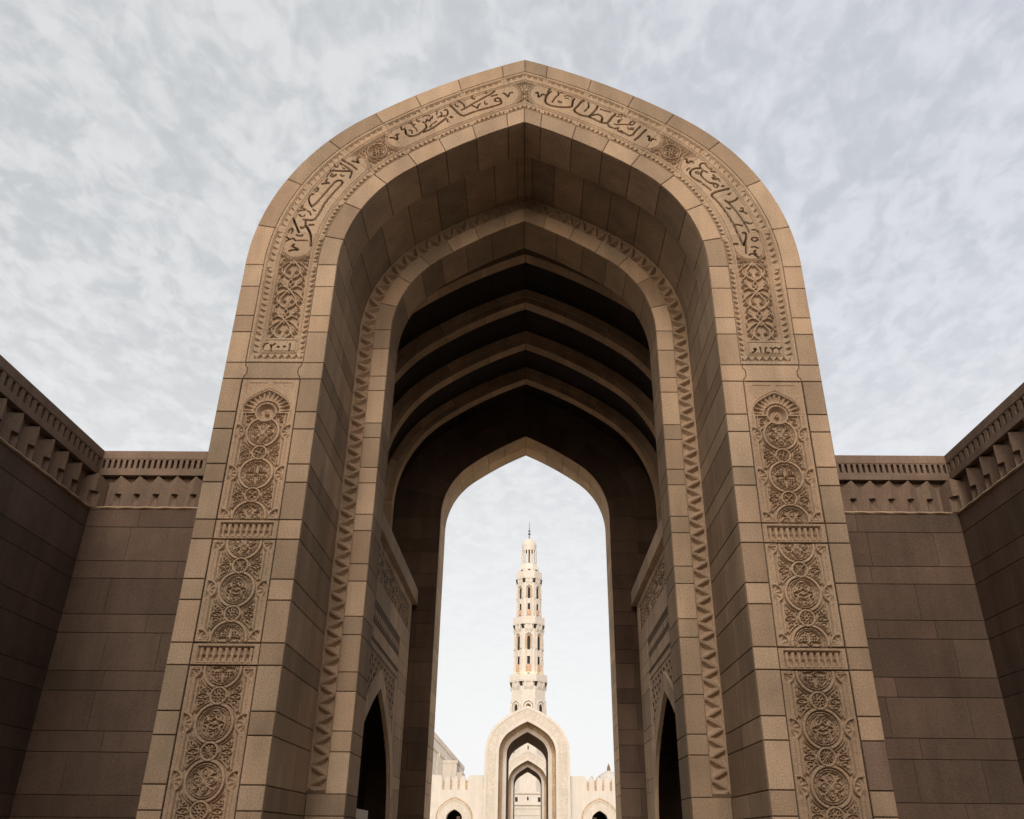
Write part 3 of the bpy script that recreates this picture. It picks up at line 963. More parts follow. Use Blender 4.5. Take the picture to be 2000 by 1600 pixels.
LETTERS = [('L',0.029,[(-0.428,14.836),(-0.374,14.805),(-0.33,14.735),(-0.314,14.8),(-0.289,14.846),(-0.245,14.85)]),('L',0.034,[(-0.555,14.606),(-0.588,14.633),(-0.58,14.679),(-0.531,14.701),(-0.484,14.67),(-0.456,14.597),(-0.464,14.551),(-0.513,14.515)]),('L',0.017,[(-0.555,14.615),(-0.515,14.602),(-0.489,14.624)]),('L',0.037,[(-0.513,14.515),(-0.669,14.451),(-0.864,14.378),(-1.057,14.287),(-1.172,14.22),(-1.251,14.242),(-1.334,14.331),(-1.403,14.421),(-1.473,14.503)]),('L',0.031,[(-0.658,14.752),(-0.605,14.771),(-0.546,14.793)]),('L',0.032,[(-0.602,14.9),(-0.627,14.854),(-0.731,14.771),(-0.873,14.66),(-1.001,14.559),(-1.129,14.449),(-1.237,14.368)]),('L',0.029,[(-1.314,14.622),(-1.252,14.576),(-1.197,14.513),(-1.175,14.458)]),('L',0.02,[(-1.376,14.53),(-1.36,14.485),(-1.313,14.458),(-1.314,14.485)]),('L',0.023,[(-1.042,14.76),(-1.046,14.705),(-1.005,14.668),(-0.996,14.696)]),('L',0.017,[(-0.774,14.872),(-0.775,14.829),(-0.746,14.844)]),('L',0.02,[(-0.786,14.605),(-0.784,14.55),(-0.75,14.523),(-0.738,14.551)]),('L',0.026,[(-1.032,14.486),(-0.972,14.459),(-0.924,14.419),(-0.914,14.495),(-0.876,14.541)]),('L',0.028,[(-1.578,14.366),(-1.532,14.376),(-1.504,14.331),(-1.507,14.259),(-1.537,14.214),(-1.602,14.205),(-1.666,14.187),(-1.697,14.16)]),('L',0.023,[(-1.666,14.187),(-1.629,14.231),(-1.619,14.276),(-1.647,14.312)]),('L',0.017,[(-1.727,14.231),(-1.711,14.294),(-1.726,14.33),(-1.696,14.375)]),('L',0.039,[(-1.444,14.187),(-1.418,14.17)]),('L',0.02,[(-1.5,14.116),(-1.503,14.063),(-1.47,14.054)]),('L',0.037,[(-1.533,14.142),(-1.632,14.036),(-1.742,13.92),(-1.841,13.841),(-1.94,13.779)]),('L',0.033,[(-2.305,13.831),(-2.286,13.743),(-2.23,13.683),(-2.152,13.674),(-2.065,13.709),(-1.992,13.779),(-1.932,13.849),(-1.898,13.92),(-1.921,13.981)]),('L',0.02,[(-1.832,13.911),(-1.798,13.991),(-1.755,14.026),(-1.712,14.071)]),('L',0.028,[(-1.977,14.043),(-1.943,14.026),(-1.913,14.061),(-1.903,14.114),(-1.875,14.088),(-1.843,14.088),(-1.834,14.15),(-1.807,14.141),(-1.804,14.195)]),('L',0.021,[(-1.979,14.185),(-1.93,14.23),(-1.863,14.213),(-1.85,14.204)]),('L',0.02,[(-2.105,14.114),(-2.089,14.069),(-2.055,14.052),(-2.044,14.078)]),('L',0.025,[(-2.255,14.024),(-2.201,13.998),(-2.134,13.972)]),('L',0.021,[(-2.22,14.078),(-2.19,14.025),(-2.158,13.936),(-2.101,13.866),(-2.071,13.796)]),('L',0.025,[(-2.397,13.927),(-2.378,13.848),(-2.346,13.848),(-2.316,13.883)]),('L',0.022,[(-2.234,13.831),(-2.182,13.813),(-2.166,13.77),(-2.17,13.744)]),('L',0.031,[(-2.586,13.629),(-2.522,13.629),(-2.442,13.586),(-2.455,13.673),(-2.477,13.708),(-2.433,13.725)]),('L',0.029,[(-3.259,13.027),(-3.184,13.009),(-3.128,12.992),(-3.161,13.054),(-3.159,13.098),(-3.115,13.125)]),('L',0.035,[(-3.451,13.07),(-3.371,13.009),(-3.284,12.947),(-3.211,12.886),(-3.152,12.825)]),('L',0.029,[(-3.48,12.973),(-3.401,12.92),(-3.314,12.85),(-3.247,12.781),(-3.235,12.728),(-3.248,12.668),(-3.256,12.616)]),('L',0.034,[(-3.646,12.788),(-3.56,12.788),(-3.426,12.78),(-3.32,12.78),(-3.239,12.772)]),('L',0.023,[(-3.593,12.964),(-3.574,12.911),(-3.53,12.876),(-3.514,12.911)]),('L',0.017,[(-3.422,12.867),(-3.392,12.833),(-3.374,12.85)]),('L',0.021,[(-3.437,12.693),(-3.405,12.65),(-3.374,12.667)]),('L',0.021,[(-3.694,12.631),(-3.68,12.683),(-3.647,12.735)]),('L',0.029,[(-3.627,12.675),(-3.583,12.64),(-3.54,12.666),(-3.529,12.692)]),('L',0.017,[(-3.619,12.727),(-3.575,12.684)]),('L',0.028,[(-3.766,12.459),(-3.709,12.476),(-3.63,12.476),(-3.688,12.519),(-3.704,12.545),(-3.675,12.579)]),('L',0.034,[(-3.883,11.918),(-3.81,12.01),(-3.724,12.161),(-3.638,12.314),(-3.55,12.468),(-3.492,12.537),(-3.421,12.546),(-3.383,12.503),(-3.408,12.434),(-3.503,12.281),(-3.59,12.128),(-3.663,11.978),(-3.71,11.828),(-3.759,11.696),(-3.801,11.623),(-3.875,11.598),(-3.999,11.614)]),('L',0.028,[(-3.883,11.918),(-3.931,11.993),(-3.961,12.076),(-3.955,12.177),(-3.888,12.22)]),('L',0.028,[(-3.862,12.271),(-3.821,12.313),(-3.82,12.356),(-3.853,12.364),(-3.887,12.313)]),('L',0.025,[(-4.129,11.818),(-4.059,11.827),(-3.984,11.843),(-4.04,11.876),(-4.082,11.901),(-4.048,11.943)]),('L',0.02,[(-3.856,11.86),(-3.826,11.819),(-3.801,11.828)]),('L',0.022,[(-3.948,11.819),(-3.905,11.786),(-3.879,11.729)]),('L',0.025,[(-4.091,11.728),(-4.055,11.695),(-4.009,11.687),(-3.994,11.72)]),('L',0.033,[(-4.19,11.645),(-4.142,11.532),(-4.089,11.419),(-4.044,11.322)]),('L',0.03,[(-3.956,11.581),(-3.952,11.5),(-3.964,11.443),(-4.006,11.419),(-4.022,11.443)]),('L',0.033,[(-3.875,11.492),(-3.798,11.493)]),('L',0.036,[(-3.929,11.468),(-3.855,11.339),(-3.814,11.212),(-3.796,11.022)]),('L',0.027,[(-4.236,11.33),(-4.218,11.386),(-4.177,11.41),(-4.165,11.37),(-4.176,11.306)]),('L',0.025,[(-4.081,11.266),(-4.034,11.243),(-3.977,11.243),(-3.973,11.267)]),('L',0.022,[(-4.266,11.226),(-4.216,11.186),(-4.188,11.162),(-4.139,11.179),(-4.114,11.179),(-4.083,11.139),(-3.982,11.14),(-3.867,11.132)]),('L',0.022,[(-4.251,11.115),(-4.211,11.146),(-4.188,11.162)]),('L',0.03,[(-4.165,10.903),(-4.092,10.927),(-4.006,10.935),(-4.102,10.997),(-4.129,11.013),(-4.097,11.052)]),('R',0.033,[(0.227,14.84),(0.261,14.859),(0.275,14.792),(0.275,14.735),(0.316,14.754),(0.351,14.802),(0.406,14.793)]),('R',0.039,[(0.482,14.85),(0.44,14.774),(0.409,14.659),(0.432,14.564),(0.521,14.498),(0.67,14.461),(0.82,14.452),(0.929,14.472),(0.944,14.547),(0.959,14.642),(0.988,14.68)]),('R',0.03,[(0.53,14.88),(0.482,14.85),(0.468,14.879),(0.51,14.957)]),('R',0.038,[(0.672,14.612),(0.726,14.584)]),('R',0.027,[(0.661,14.88),(0.681,14.832),(0.66,14.774),(0.625,14.736),(0.59,14.679),(0.549,14.593)]),('R',0.022,[(0.681,14.832),(0.729,14.861),(0.777,14.832)]),('R',0.021,[(0.797,14.756),(0.866,14.765),(0.947,14.718)]),('R',0.018,[(0.81,14.698),(0.878,14.689)]),('R',0.038,[(1.178,14.633),(1.123,14.604),(1.066,14.51),(0.996,14.415),(0.981,14.359),(1.048,14.285),(1.141,14.229),(1.249,14.202),(1.355,14.138),(1.487,14.055),(1.594,14.028),(1.649,14.083),(1.707,14.176),(1.785,14.269)]),('R',0.029,[(1.259,14.577),(1.271,14.51),(1.248,14.435),(1.185,14.351)]),('R',0.035,[(1.447,14.492),(1.396,14.379),(1.332,14.286),(1.262,14.211)]),('R',0.035,[(1.262,14.211),(1.358,14.249),(1.466,14.249),(1.525,14.175),(1.501,14.083)]),('R',0.026,[(1.498,14.398),(1.579,14.361),(1.692,14.324)]),('R',0.029,[(1.626,13.991),(1.67,13.928),(1.749,13.891),(1.83,13.901)]),('R',0.032,[(1.814,13.846),(1.879,13.792),(1.957,13.756),(2.021,13.702),(2.089,13.721),(2.147,13.811),(2.204,13.884),(2.254,13.948)]),('R',0.02,[(1.814,13.846),(1.839,13.801),(1.887,13.828),(1.918,13.783)]),('R',0.023,[(1.754,14.001),(1.847,13.992),(1.968,13.993),(2.035,13.993),(2.079,14.066),(2.146,14.067),(2.151,14.03),(2.095,13.984),(2.035,13.993)]),('R',0.026,[(1.845,14.25),(1.913,14.26),(1.979,14.214)]),('R',0.018,[(1.803,14.204),(1.897,14.195)]),('R',0.023,[(1.907,14.121),(1.839,14.102),(1.823,14.056),(1.864,14.066)]),('R',0.023,[(2.011,13.911),(2.023,13.874),(2.056,13.865),(2.071,13.902),(2.095,13.856),(2.118,13.902)]),('R',0.035,[(2.363,13.857),(2.306,13.794),(2.22,13.685),(2.122,13.586)]),('R',0.032,[(2.379,13.686),(2.419,13.686),(2.401,13.596),(2.426,13.578),(2.469,13.623),(2.533,13.597)]),('R',0.03,[(3.06,13.111),(3.093,13.093),(3.082,13.038),(3.101,13.01),(3.167,13.056),(3.206,13.02)]),('R',0.03,[(3.536,12.847),(3.471,12.892),(3.424,12.984),(3.364,13.002),(3.322,12.956),(3.338,12.873),(3.382,12.819),(3.447,12.774)]),('R',0.033,[(3.318,12.873),(3.235,12.873),(3.156,12.836),(3.122,12.763),(3.149,12.673),(3.211,12.601),(3.302,12.539)]),('R',0.018,[(3.22,12.782),(3.269,12.791),(3.287,12.755),(3.251,12.737),(3.22,12.782)]),('R',0.033,[(3.367,12.81),(3.321,12.755),(3.335,12.683),(3.389,12.593),(3.465,12.521),(3.571,12.495),(3.623,12.46)]),('R',0.021,[(3.528,12.468),(3.55,12.415),(3.605,12.424),(3.623,12.46)]),('R',0.03,[(3.332,12.494),(3.401,12.423),(3.475,12.344)]),('R',0.024,[(3.511,12.801),(3.599,12.783)]),('R',0.021,[(3.064,12.818),(3.081,12.854),(3.118,12.882)]),('R',0.03,[(3.551,12.711),(3.581,12.666),(3.53,12.638),(3.568,12.603),(3.625,12.621),(3.66,12.567)]),('R',0.021,[(3.704,12.46),(3.681,12.433),(3.73,12.442)]),('R',0.038,[(3.805,12.38),(3.693,12.344),(3.566,12.3),(3.478,12.229),(3.536,12.124),(3.628,11.968),(3.716,11.779),(3.79,11.592),(3.848,11.39),(3.894,11.208),(3.932,11.076)]),('R',0.032,[(3.709,12.098),(3.782,12.02),(3.884,11.848),(3.971,11.661),(4.032,11.492),(4.07,11.366)]),('R',0.029,[(3.945,12.161),(3.913,12.117),(3.841,12.073),(3.785,12.055)]),('R',0.029,[(3.784,12.239),(3.821,12.266)]),('R',0.022,[(3.718,11.925),(3.769,11.899),(3.791,11.917)]),('R',0.026,[(3.951,11.848),(4.017,11.832),(4.072,11.789)]),('R',0.026,[(4.017,11.832),(4.018,11.909),(3.979,11.917)]),('R',0.026,[(4.03,11.593),(4.092,11.559),(4.14,11.568)]),('R',0.026,[(3.844,11.533),(3.89,11.533),(3.961,11.508)]),('R',0.026,[(4.129,11.417),(4.182,11.417),(4.243,11.375)]),('R',0.034,[(3.95,11.349),(4.001,11.341),(4.005,11.258),(3.974,11.158),(3.939,11.076)]),('R',0.034,[(3.974,11.158),(3.973,11.027),(3.964,10.897)]),('R',0.023,[(4.091,11.2),(4.125,11.159),(4.18,11.176),(4.199,11.226),(4.161,11.242),(4.108,11.233),(4.091,11.2)]),('R',0.02,[(4.199,11.226),(4.22,11.184)]),('R',0.023,[(4.071,11.028),(4.124,11.036),(4.185,11.004)]),('R',0.037,[(3.778,11.1),(3.829,11.092)]),('R',0.028,[(4.012,10.857),(4.08,10.881),(4.168,10.801)]),('R',0.025,[(4.08,10.881),(4.143,10.865),(4.104,10.922),(4.134,10.955)]),('L',0.021,[(-4.329,8.847),(-4.326,8.914),(-4.307,8.959),(-4.258,8.975)]),('L',0.021,[(-4.186,8.84),(-4.191,8.915),(-4.208,8.945),(-4.175,8.938),(-4.134,8.968)]),('L',0.033,[(-4.08,8.908),(-4.068,8.908)]),('L',0.033,[(-3.976,8.913),(-3.963,8.913)]),('L',0.024,[(-3.883,8.969),(-3.88,8.902),(-3.886,8.849)]),('R',0.016,[(3.836,8.843),(3.88,8.871),(3.906,8.898),(3.886,8.925),(3.866,8.905),(3.906,8.898)]),('R',0.021,[(3.97,8.939),(3.982,8.898),(3.982,8.851)]),('R',0.018,[(4.086,8.933),(4.056,8.926),(4.063,8.892),(4.05,8.878),(4.062,8.838),(4.11,8.845)]),('R',0.019,[(4.144,8.934),(4.177,8.913),(4.227,8.941)]),('R',0.016,[(4.177,8.913),(4.171,8.818)]),('R',0.019,[(4.25,8.934),(4.282,8.914),(4.333,8.948)]),('R',0.016,[(4.282,8.914),(4.282,8.825)])]


def build_band(sg, grp, label):
    cell = 0.0068
    nL, nT = int(LTOT / cell), int((TB1 - TB0) / 0.0066)
    L1 = np.linspace(0, LTOT, nL)
    T1 = np.linspace(TB0, TB1, nT)
    L, T = np.meshgrid(L1, T1, indexing='ij')
    Xw, Zw = arch_np(s_of_L(L), T)
    Q = T - TM
    cv = Carve(Q, L, cell)
    H = cv.H
    # border rows of triangles, interrupted by rosettes at the joints
    joints = [L_of_s(s) for s in VS[1:-1]] + [L_of_s(z - ZS) for z in (9.20, 9.53, 10.135, ZS)]
    jd = np.full(L.shape, 9.0)
    for j in joints[:7] + [L_of_s(0.0)]:
        jd = np.minimum(jd, abs(L - j))
    tri = abs(((L / 0.118) % 1.0) - 0.5) * 2
    low = 0.175
    row = (T > 1.110 + 0.115 * tri) & (T < 1.232) & (jd > 0.055) & (L > low)
    H[row] = -0.040
    tri2 = abs(((L / 0.105) % 1.0) - 0.5) * 2
    row = (T > 0.362) & (T < 0.362 + 0.074 * (1 - tri2)) & (jd > 0.055) & (L > low)
    H[row] = -0.036
    trib = abs(((Q / 0.118) % 1.0) - 0.5) * 2
    row = (L > 0.062) & (L < 0.062 + 0.085 * (1 - trib)) & (abs(Q) < 0.40)
    H[row] = -0.036
    for tl in (1.240, 1.060, 1.085, 0.455, 0.480, 0.352):
        on = (L > low) if tl not in (1.240, 0.352) else (L > 0.05)
        H[(abs(T - tl) < 0.0065) & on] = -0.016
    for q in (0.160, 0.185):
        H[(abs(L - q) < 0.006) & (abs(Q) < 0.30)] = -0.016
    # the sunk field and the date tablet
    fld = (T > 0.508) & (T < 1.036)
    H[fld & (L > 0.465)] = FLOOR
    for a in (0.215, 0.425):
        H[fld & (abs(L - a) < 0.007)] = -0.022
    H[(abs(T - 0.512) < 0.006) & (L > 0.21) & (L < 0.43)] = -0.02
    H[(abs(T - 1.032) < 0.006) & (L > 0.21) & (L < 0.43)] = -0.02
    # landmarks of the cartouches
    def LQ(x, z):
        s, t = s_of(x, z)
        return L_of_s(s)
    c1a, c1b = LQ(4.077, 10.768), LQ(3.019, 13.063)
    c2a, c2b = LQ(2.681, 13.615), LQ(0.115, 14.80)
    md = LQ(2.871, 13.376)
    # arabesque below the cartouche: crossing vines, leaves and curls, symmetrical about the band's axis
    h = -0.004
    for sx in (1, -1):
        def V(*p):
            return [(sx * a, b) for a, b in curve(*p)]
        b0 = 0.47
        P = 0.62
        for k in range(3):
            o = b0 + k * P
            cv.stroke(V((0.02, o), (0.11, o + 0.06), (0.135, o + 0.17), (0.075, o + 0.28), (0.0, o + 0.37), (-0.10, o + 0.47), (-0.19, o + 0.56)), 0.034, h)
            cv.stroke(V((0.235, o + 0.20), (0.16, o + 0.29), (0.06, o + 0.35), (0.0, o + 0.30)), 0.024, h)
            cv.stroke(V((0.20, o + 0.02), (0.155, o + 0.10), (0.19, o + 0.18), (0.16, o + 0.22)), 0.030, h, taper=True)
            cv.stroke(V((0.21, o + 0.40), (0.13, o + 0.45), (0.05, o + 0.42), (0.0, o + 0.46)), 0.030, h, taper=True)
            cv.stroke([(sx * a, b) for a, b in spiral(0.205, o + 0.115, 0.034, 0.9, 0)], 0.015, h)
            cv.stroke([(sx * a, b) for a, b in spiral(0.07, o + 0.16, 0.036, 1.0, PI)], 0.015, h)
            cv.stroke([(sx * a, b) for a, b in spiral(0.205, o + 0.50, 0.034, 0.9, -PI / 2)], 0.015, h)
            cv.stroke(V((0.0, o + 0.47), (0.04, o + 0.53), (0.0, o + 0.60)), 0.026, h)
            cv.stroke(V((0.10, o + 0.50), (0.16, o + 0.58), (0.22, o + 0.60)), 0.026, h, taper=True)
            cv.stroke(V((0.235, o + 0.30), (0.235, o + 0.36)), 0.02, h)
        for k in range(3):
            o = b0 + k * P
            cv.stroke([(0, o + 0.02), (0, o + 0.12)], 0.05, h, taper=True)
    # dense small foliage in the medallion zone, round the apex and at the cartouche ends
    r2 = random.Random(11)

    def cart(a, b):
        return np.hypot(Q, np.maximum(np.maximum(a + 0.25 - L, L - (b - 0.25)), 0)) - 0.25

    def cart_pt(a, b, q, l):
        return math.hypot(q, max(a + 0.25 - l, l - (b - 0.25), 0)) - 0.25
    for (la, lb) in ((c1a - 0.1, c1a + 0.3), (c1b - 0.3, c2a + 0.3), (c2b - 0.3, LTOT - 0.01)):
        l = la
        while l < lb:
            q = -0.225
            while q < 0.24:
                qq, ll = q + r2.uniform(-0.015, 0.015), l + r2.uniform(-0.015, 0.015)
                if cart_pt(c1a, c1b, qq, ll) > 0.03 and cart_pt(c2a, c2b, qq, ll) > 0.03:
                    cv.stroke(spiral(qq, ll, r2.uniform(0.026, 0.036), r2.uniform(0.8, 1.2), r2.uniform(0, 6.3), r2.choice((1, -1)), 9), 0.013, -0.012)
                q += 0.072
            l += 0.075
    cv.disc(0.0, md, 0.20, FLOOR)
    cv.ring(0.0, md, 0.180, 0.022, 0.0)
    cv.ring(0.0, md, 0.145, 0.012, -0.008)
    for k in range(6):
        cv.stroke(rot(curve((0, 0.02), (0.035, 0.06), (0, 0.115)), k * PI / 3, 0, md), 0.014, -0.008)
        cv.stroke(rot(curve((0, 0.02), (-0.035, 0.06), (0, 0.115)), k * PI / 3, 0, md), 0.014, -0.008)
    # apex ornament: a palmette
    for k in range(7):
        a = -0.9 + 0.3 * k
        cv.stroke([(0.02 + 0.03 * math.cos(a), LTOT - 0.03 - 0.03 * abs(math.sin(a))), (0.02 + 0.15 * math.cos(a), LTOT - 0.02 - 0.16 * abs(math.sin(a)))], 0.02, -0.004)
    cv.stroke([(-0.22, LTOT - 0.16), (-0.12, LTOT - 0.02)], 0.022, -0.004)
    # cartouches
    for a, b in ((c1a, c1b), (c2a, c2b)):
        d = cart(a, b)
        near = d < 0.062
        hh = np.select([d < 0.0, d < 0.012, d < 0.030, d < 0.042, d < 0.055], [0.0, -0.028, -0.002, -0.03, -0.006], FLOOR)
        ok = near & fld
        H[ok] = hh[ok]
        for e, sgn in ((a + 0.10, 1), (b - 0.10, -1)):
            for sx in (1, -1):
                cv.ring(sx * 0.235, e, 0.052, 0.014, -0.002)
                cv.ring(sx * 0.235, e, 0.026, 0.012, -0.006)
    # hair joints across the band
    for j in joints[:8]:
        H[(abs(L - j) < 0.005)] = np.minimum(H[(abs(L - j) < 0.005)], -0.012)
    # the incised letters
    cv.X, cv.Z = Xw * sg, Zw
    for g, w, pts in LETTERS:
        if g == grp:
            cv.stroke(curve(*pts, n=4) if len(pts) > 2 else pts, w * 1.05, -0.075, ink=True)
    # worn joint at the long edges and the foot
    for arr in (T - TB0, TB1 - T, L):
        H[arr < 0.004] = -0.03
    P = np.stack([sg * Xw, np.full_like(Xw, Y0 + 0.003), Zw], -1)
    # stones of the band differ slightly
    jl = sorted([0.0] + joints[:8] + [LTOT + 1])
    tt = [0.62 + r2.uniform(-0.13, 0.13) for _ in jl]
    tint = np.zeros_like(L)
    for i in range(len(jl) - 1):
        tint[(L >= jl[i]) & (L < jl[i + 1])] = tt[i]
    return heightfield('inscription_band', P, H * 1.25, NFRONT, [M_NEAR, M_LETTER_SHADE], facade, tint, ink=cv.ink, label=label)


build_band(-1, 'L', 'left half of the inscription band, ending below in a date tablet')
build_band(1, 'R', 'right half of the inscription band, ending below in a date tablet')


# --- first reveal and soffit
def split_row(a, b, pieces):
    cuts = [a + (b - a) * (i / pieces) for i in range(pieces + 1)]
    return [cuts[0]] + [c + rng.uniform(-0.18, 0.18) for c in cuts[1:-1]] + [cuts[-1]]


def build_reveal():
    mb = MB()
    for sg in SIDES:
        f = lambda y, z, d: (sg * (W1 - d), y, z)
        rows = [(a, b) for a, b, _ in COURSES] + UPPER_ROWS
        for i, (z0, z1) in enumerate(rows):
            cuts = split_row(Y0, Y1, 2)
            if z1 - z0 < 0.4 and rng.random() < 0.5:
                cuts = [Y0, Y1]
            for a, b in zip(cuts[:-1], cuts[1:]):
                mb.block(f, a + (0.03 if a == Y0 else 0), b, z0, z1, g=0.007, gu=0.004)
        mb.face([(sg * (W1 + 0.02), Y0 + 0.03, 0), (sg * (W1 + 0.02), Y1, 0), (sg * (W1 + 0.02), Y1, ZS), (sg * (W1 + 0.02), Y0 + 0.03, ZS)], 1)

        def fs(s, y, d):
            x, z = arch(s, -d)
            return (sg * x, y, z)

        def fr(s, y, d):
            x, z = arch(s, -d, zs=ZR)
            return (sg * x, y, z)
        for a, b in zip(VS[:-1], VS[1:]):
            mb.block(fs, a, b, Y0 + 0.03, YA, nu=6, g=0.004, gu=0.006, depth=0.16)
        vs2 = [-0.09] + [(p + q) / 2 for p, q in zip(VS[:-1], VS[1:])] + [S2]
        for a, b in zip(vs2[:-1], vs2[1:]):
            mb.block(fr, a, b, YA - 0.02, Y1, nu=6, g=0.004, gu=0.006, depth=0.03)
        ss = [S2 * i / 40 for i in range(41)]
        mb.patch(fs, ss, [Y0 + 0.03, YA - 0.01], -0.02, 1)
        mb.patch(fr, [-0.09] + ss, [YA - 0.02, Y1], -0.02, 1)
    return mb.build('front_reveal', MATS, gate)


build_reveal()


def build_zigzag():
    for sg, lab in ((-1, 'zigzag moulding up the left jamb'), (1, 'zigzag moulding up the right jamb')):
        zb = 2.27
        s = np.concatenate([np.arange(zb - ZR, 0, 0.0085), np.linspace(0, S2, 640)])
        t = np.linspace(TZ, 0.012, 34)
        S, T = np.meshgrid(s, t, indexing='ij')
        X, Z = arch_np(S, T)
        Z = Z + (ZR - ZS)
        L = np.where(S <= 0, S, S * (RH - 0.14) / RH) + (ZR - 4.456)
        p = (L / 0.304) % 1.0
        v = np.clip((0.0 - T) / (0.0 - TZ), 0, 1)        # 0 outer edge, 1 inner edge
        d1 = (p - v / 2) * 0.304
        d2 = (p - (1 - v / 2)) * 0.304
        T1 = (p > v / 2) & (p < 1 - v / 2)               # triangle standing on the outer edge
        q = np.where(p > 0.5, p - 1, p)
        hT1 = -np.minimum(0.105, 1.35 * np.minimum(d1, -d2))
        hT2 = -np.minimum(0.105, 1.35 * np.minimum((q + v / 2) * 0.304, (v / 2 - q) * 0.304))
        H = np.where(T1, hT1, hT2)
        H = np.where(np.minimum(abs(d1), abs(d2)) < 0.006, -0.03, H)
        H = np.where((v < 0.06) | (v > 0.94), np.maximum(H, -0.015), H)
        pit = (np.hypot(v * 0.285 - 0.25, (p - 0.22) * 0.304) < 0.02) | (np.hypot(v * 0.285 - 0.035, (p - 0.30) * 0.304) < 0.018)
        H = np.where(pit, -0.09, H)
        H[:, 0] = -0.03
        P = np.stack([sg * X, np.full_like(X, Y1 - 0.004), Z], -1)
        heightfield('zigzag_moulding', P, H, NFRONT, M_NEAR, gate, 0.55, label=lab)


build_zigzag()


def build_second_order():
    mb = MB()
    rows = []
    z = ZR
    zz = [ZR, 10.24, 9.62, 9.30]
    zz += [c[0] + 0.0 for c in COURSES]
    zz = sorted(set(round(q, 3) for q in zz + [ZTOP]))
    for sg in SIDES:
        def f(x, z, d):
            return (sg * x, Y1 - d, z)

        def fa(s, t, d):
            x, z = arch(s, t, zs=ZR)
            return (sg * x, Y1 - d, z)

        def fr(y, z, d):
            return (sg * (W1 + T2 - d), y, z)

        def fs(s, y, d):
            x, z = arch(s, T2 - d, zs=ZR)
            return (sg * x, y, z)
        for a, b in zip(zz[:-1], zz[1:]):
            t = rng.random()
            if b <= 2.30:
                mb.block(f, W1 + T2, W1, a, b, tint=t, g=0.006)
            else:
                mb.block(f, W1 + T2, W1 + TZ, a, b, tint=t, g=0.006)
            mb.block(fr, Y1 + 0.03, Y2, a, b, tint=t, g=0.006, gu=0.003)
        vs = [0.0] + [arch_s_at(x) for x in (3.18, 2.86, 2.38, 1.80, 1.16, 0.5)] + [S2]
        for a, b in zip(vs[:-1], vs[1:]):
            mb.block(fa, a, b, T2, TZ, nu=6, g=0.004, gu=0.005)
        vs = [0.0] + [arch_s_at(x) for x in (3.05, 2.6, 2.1, 1.5, 0.85, 0.0001)]
        vs[-1] = S2
        for a, b in zip(vs[:-1], vs[1:]):
            mb.block(fs, a, b, Y1 + 0.03, Y2, nu=6, g=0.004, gu=0.005)
        ss = [S2 * i / 40 for i in range(41)]
        mb.patch(fa, ss, [T2, TZ + 0.01], -0.02, 1)
        mb.patch(fs, ss, [Y1, Y2], -0.02, 1)
        mb.face([f(W1 + T2, 0, -0.02), f(W1 + TZ + 0.006, 0, -0.02), f(W1 + TZ + 0.006, ZR, -0.02), f(W1 + T2, ZR, -0.02)], 1)
        mb.face([f(W1 + TZ + 0.007, 0, -0.02), f(W1 + 0.03, 0, -0.02), f(W1 + 0.03, 2.28, -0.02), f(W1 + TZ + 0.007, 2.28, -0.02)], 1)
        mb.face([fr(Y1 + 0.02, 0, -0.02), fr(Y2, 0, -0.02), fr(Y2, ZR, -0.02), fr(Y1 + 0.02, ZR, -0.02)], 1)
    return mb.build('inner_order', MATS, gate)


build_second_order()

# --- vaulted chamber
RIB_T, RIB_DROP = 0.62, 0.15
ZV = ZS - RIB_DROP
WEB_T = RIB_T + 0.40
XW = W1 + WEB_T


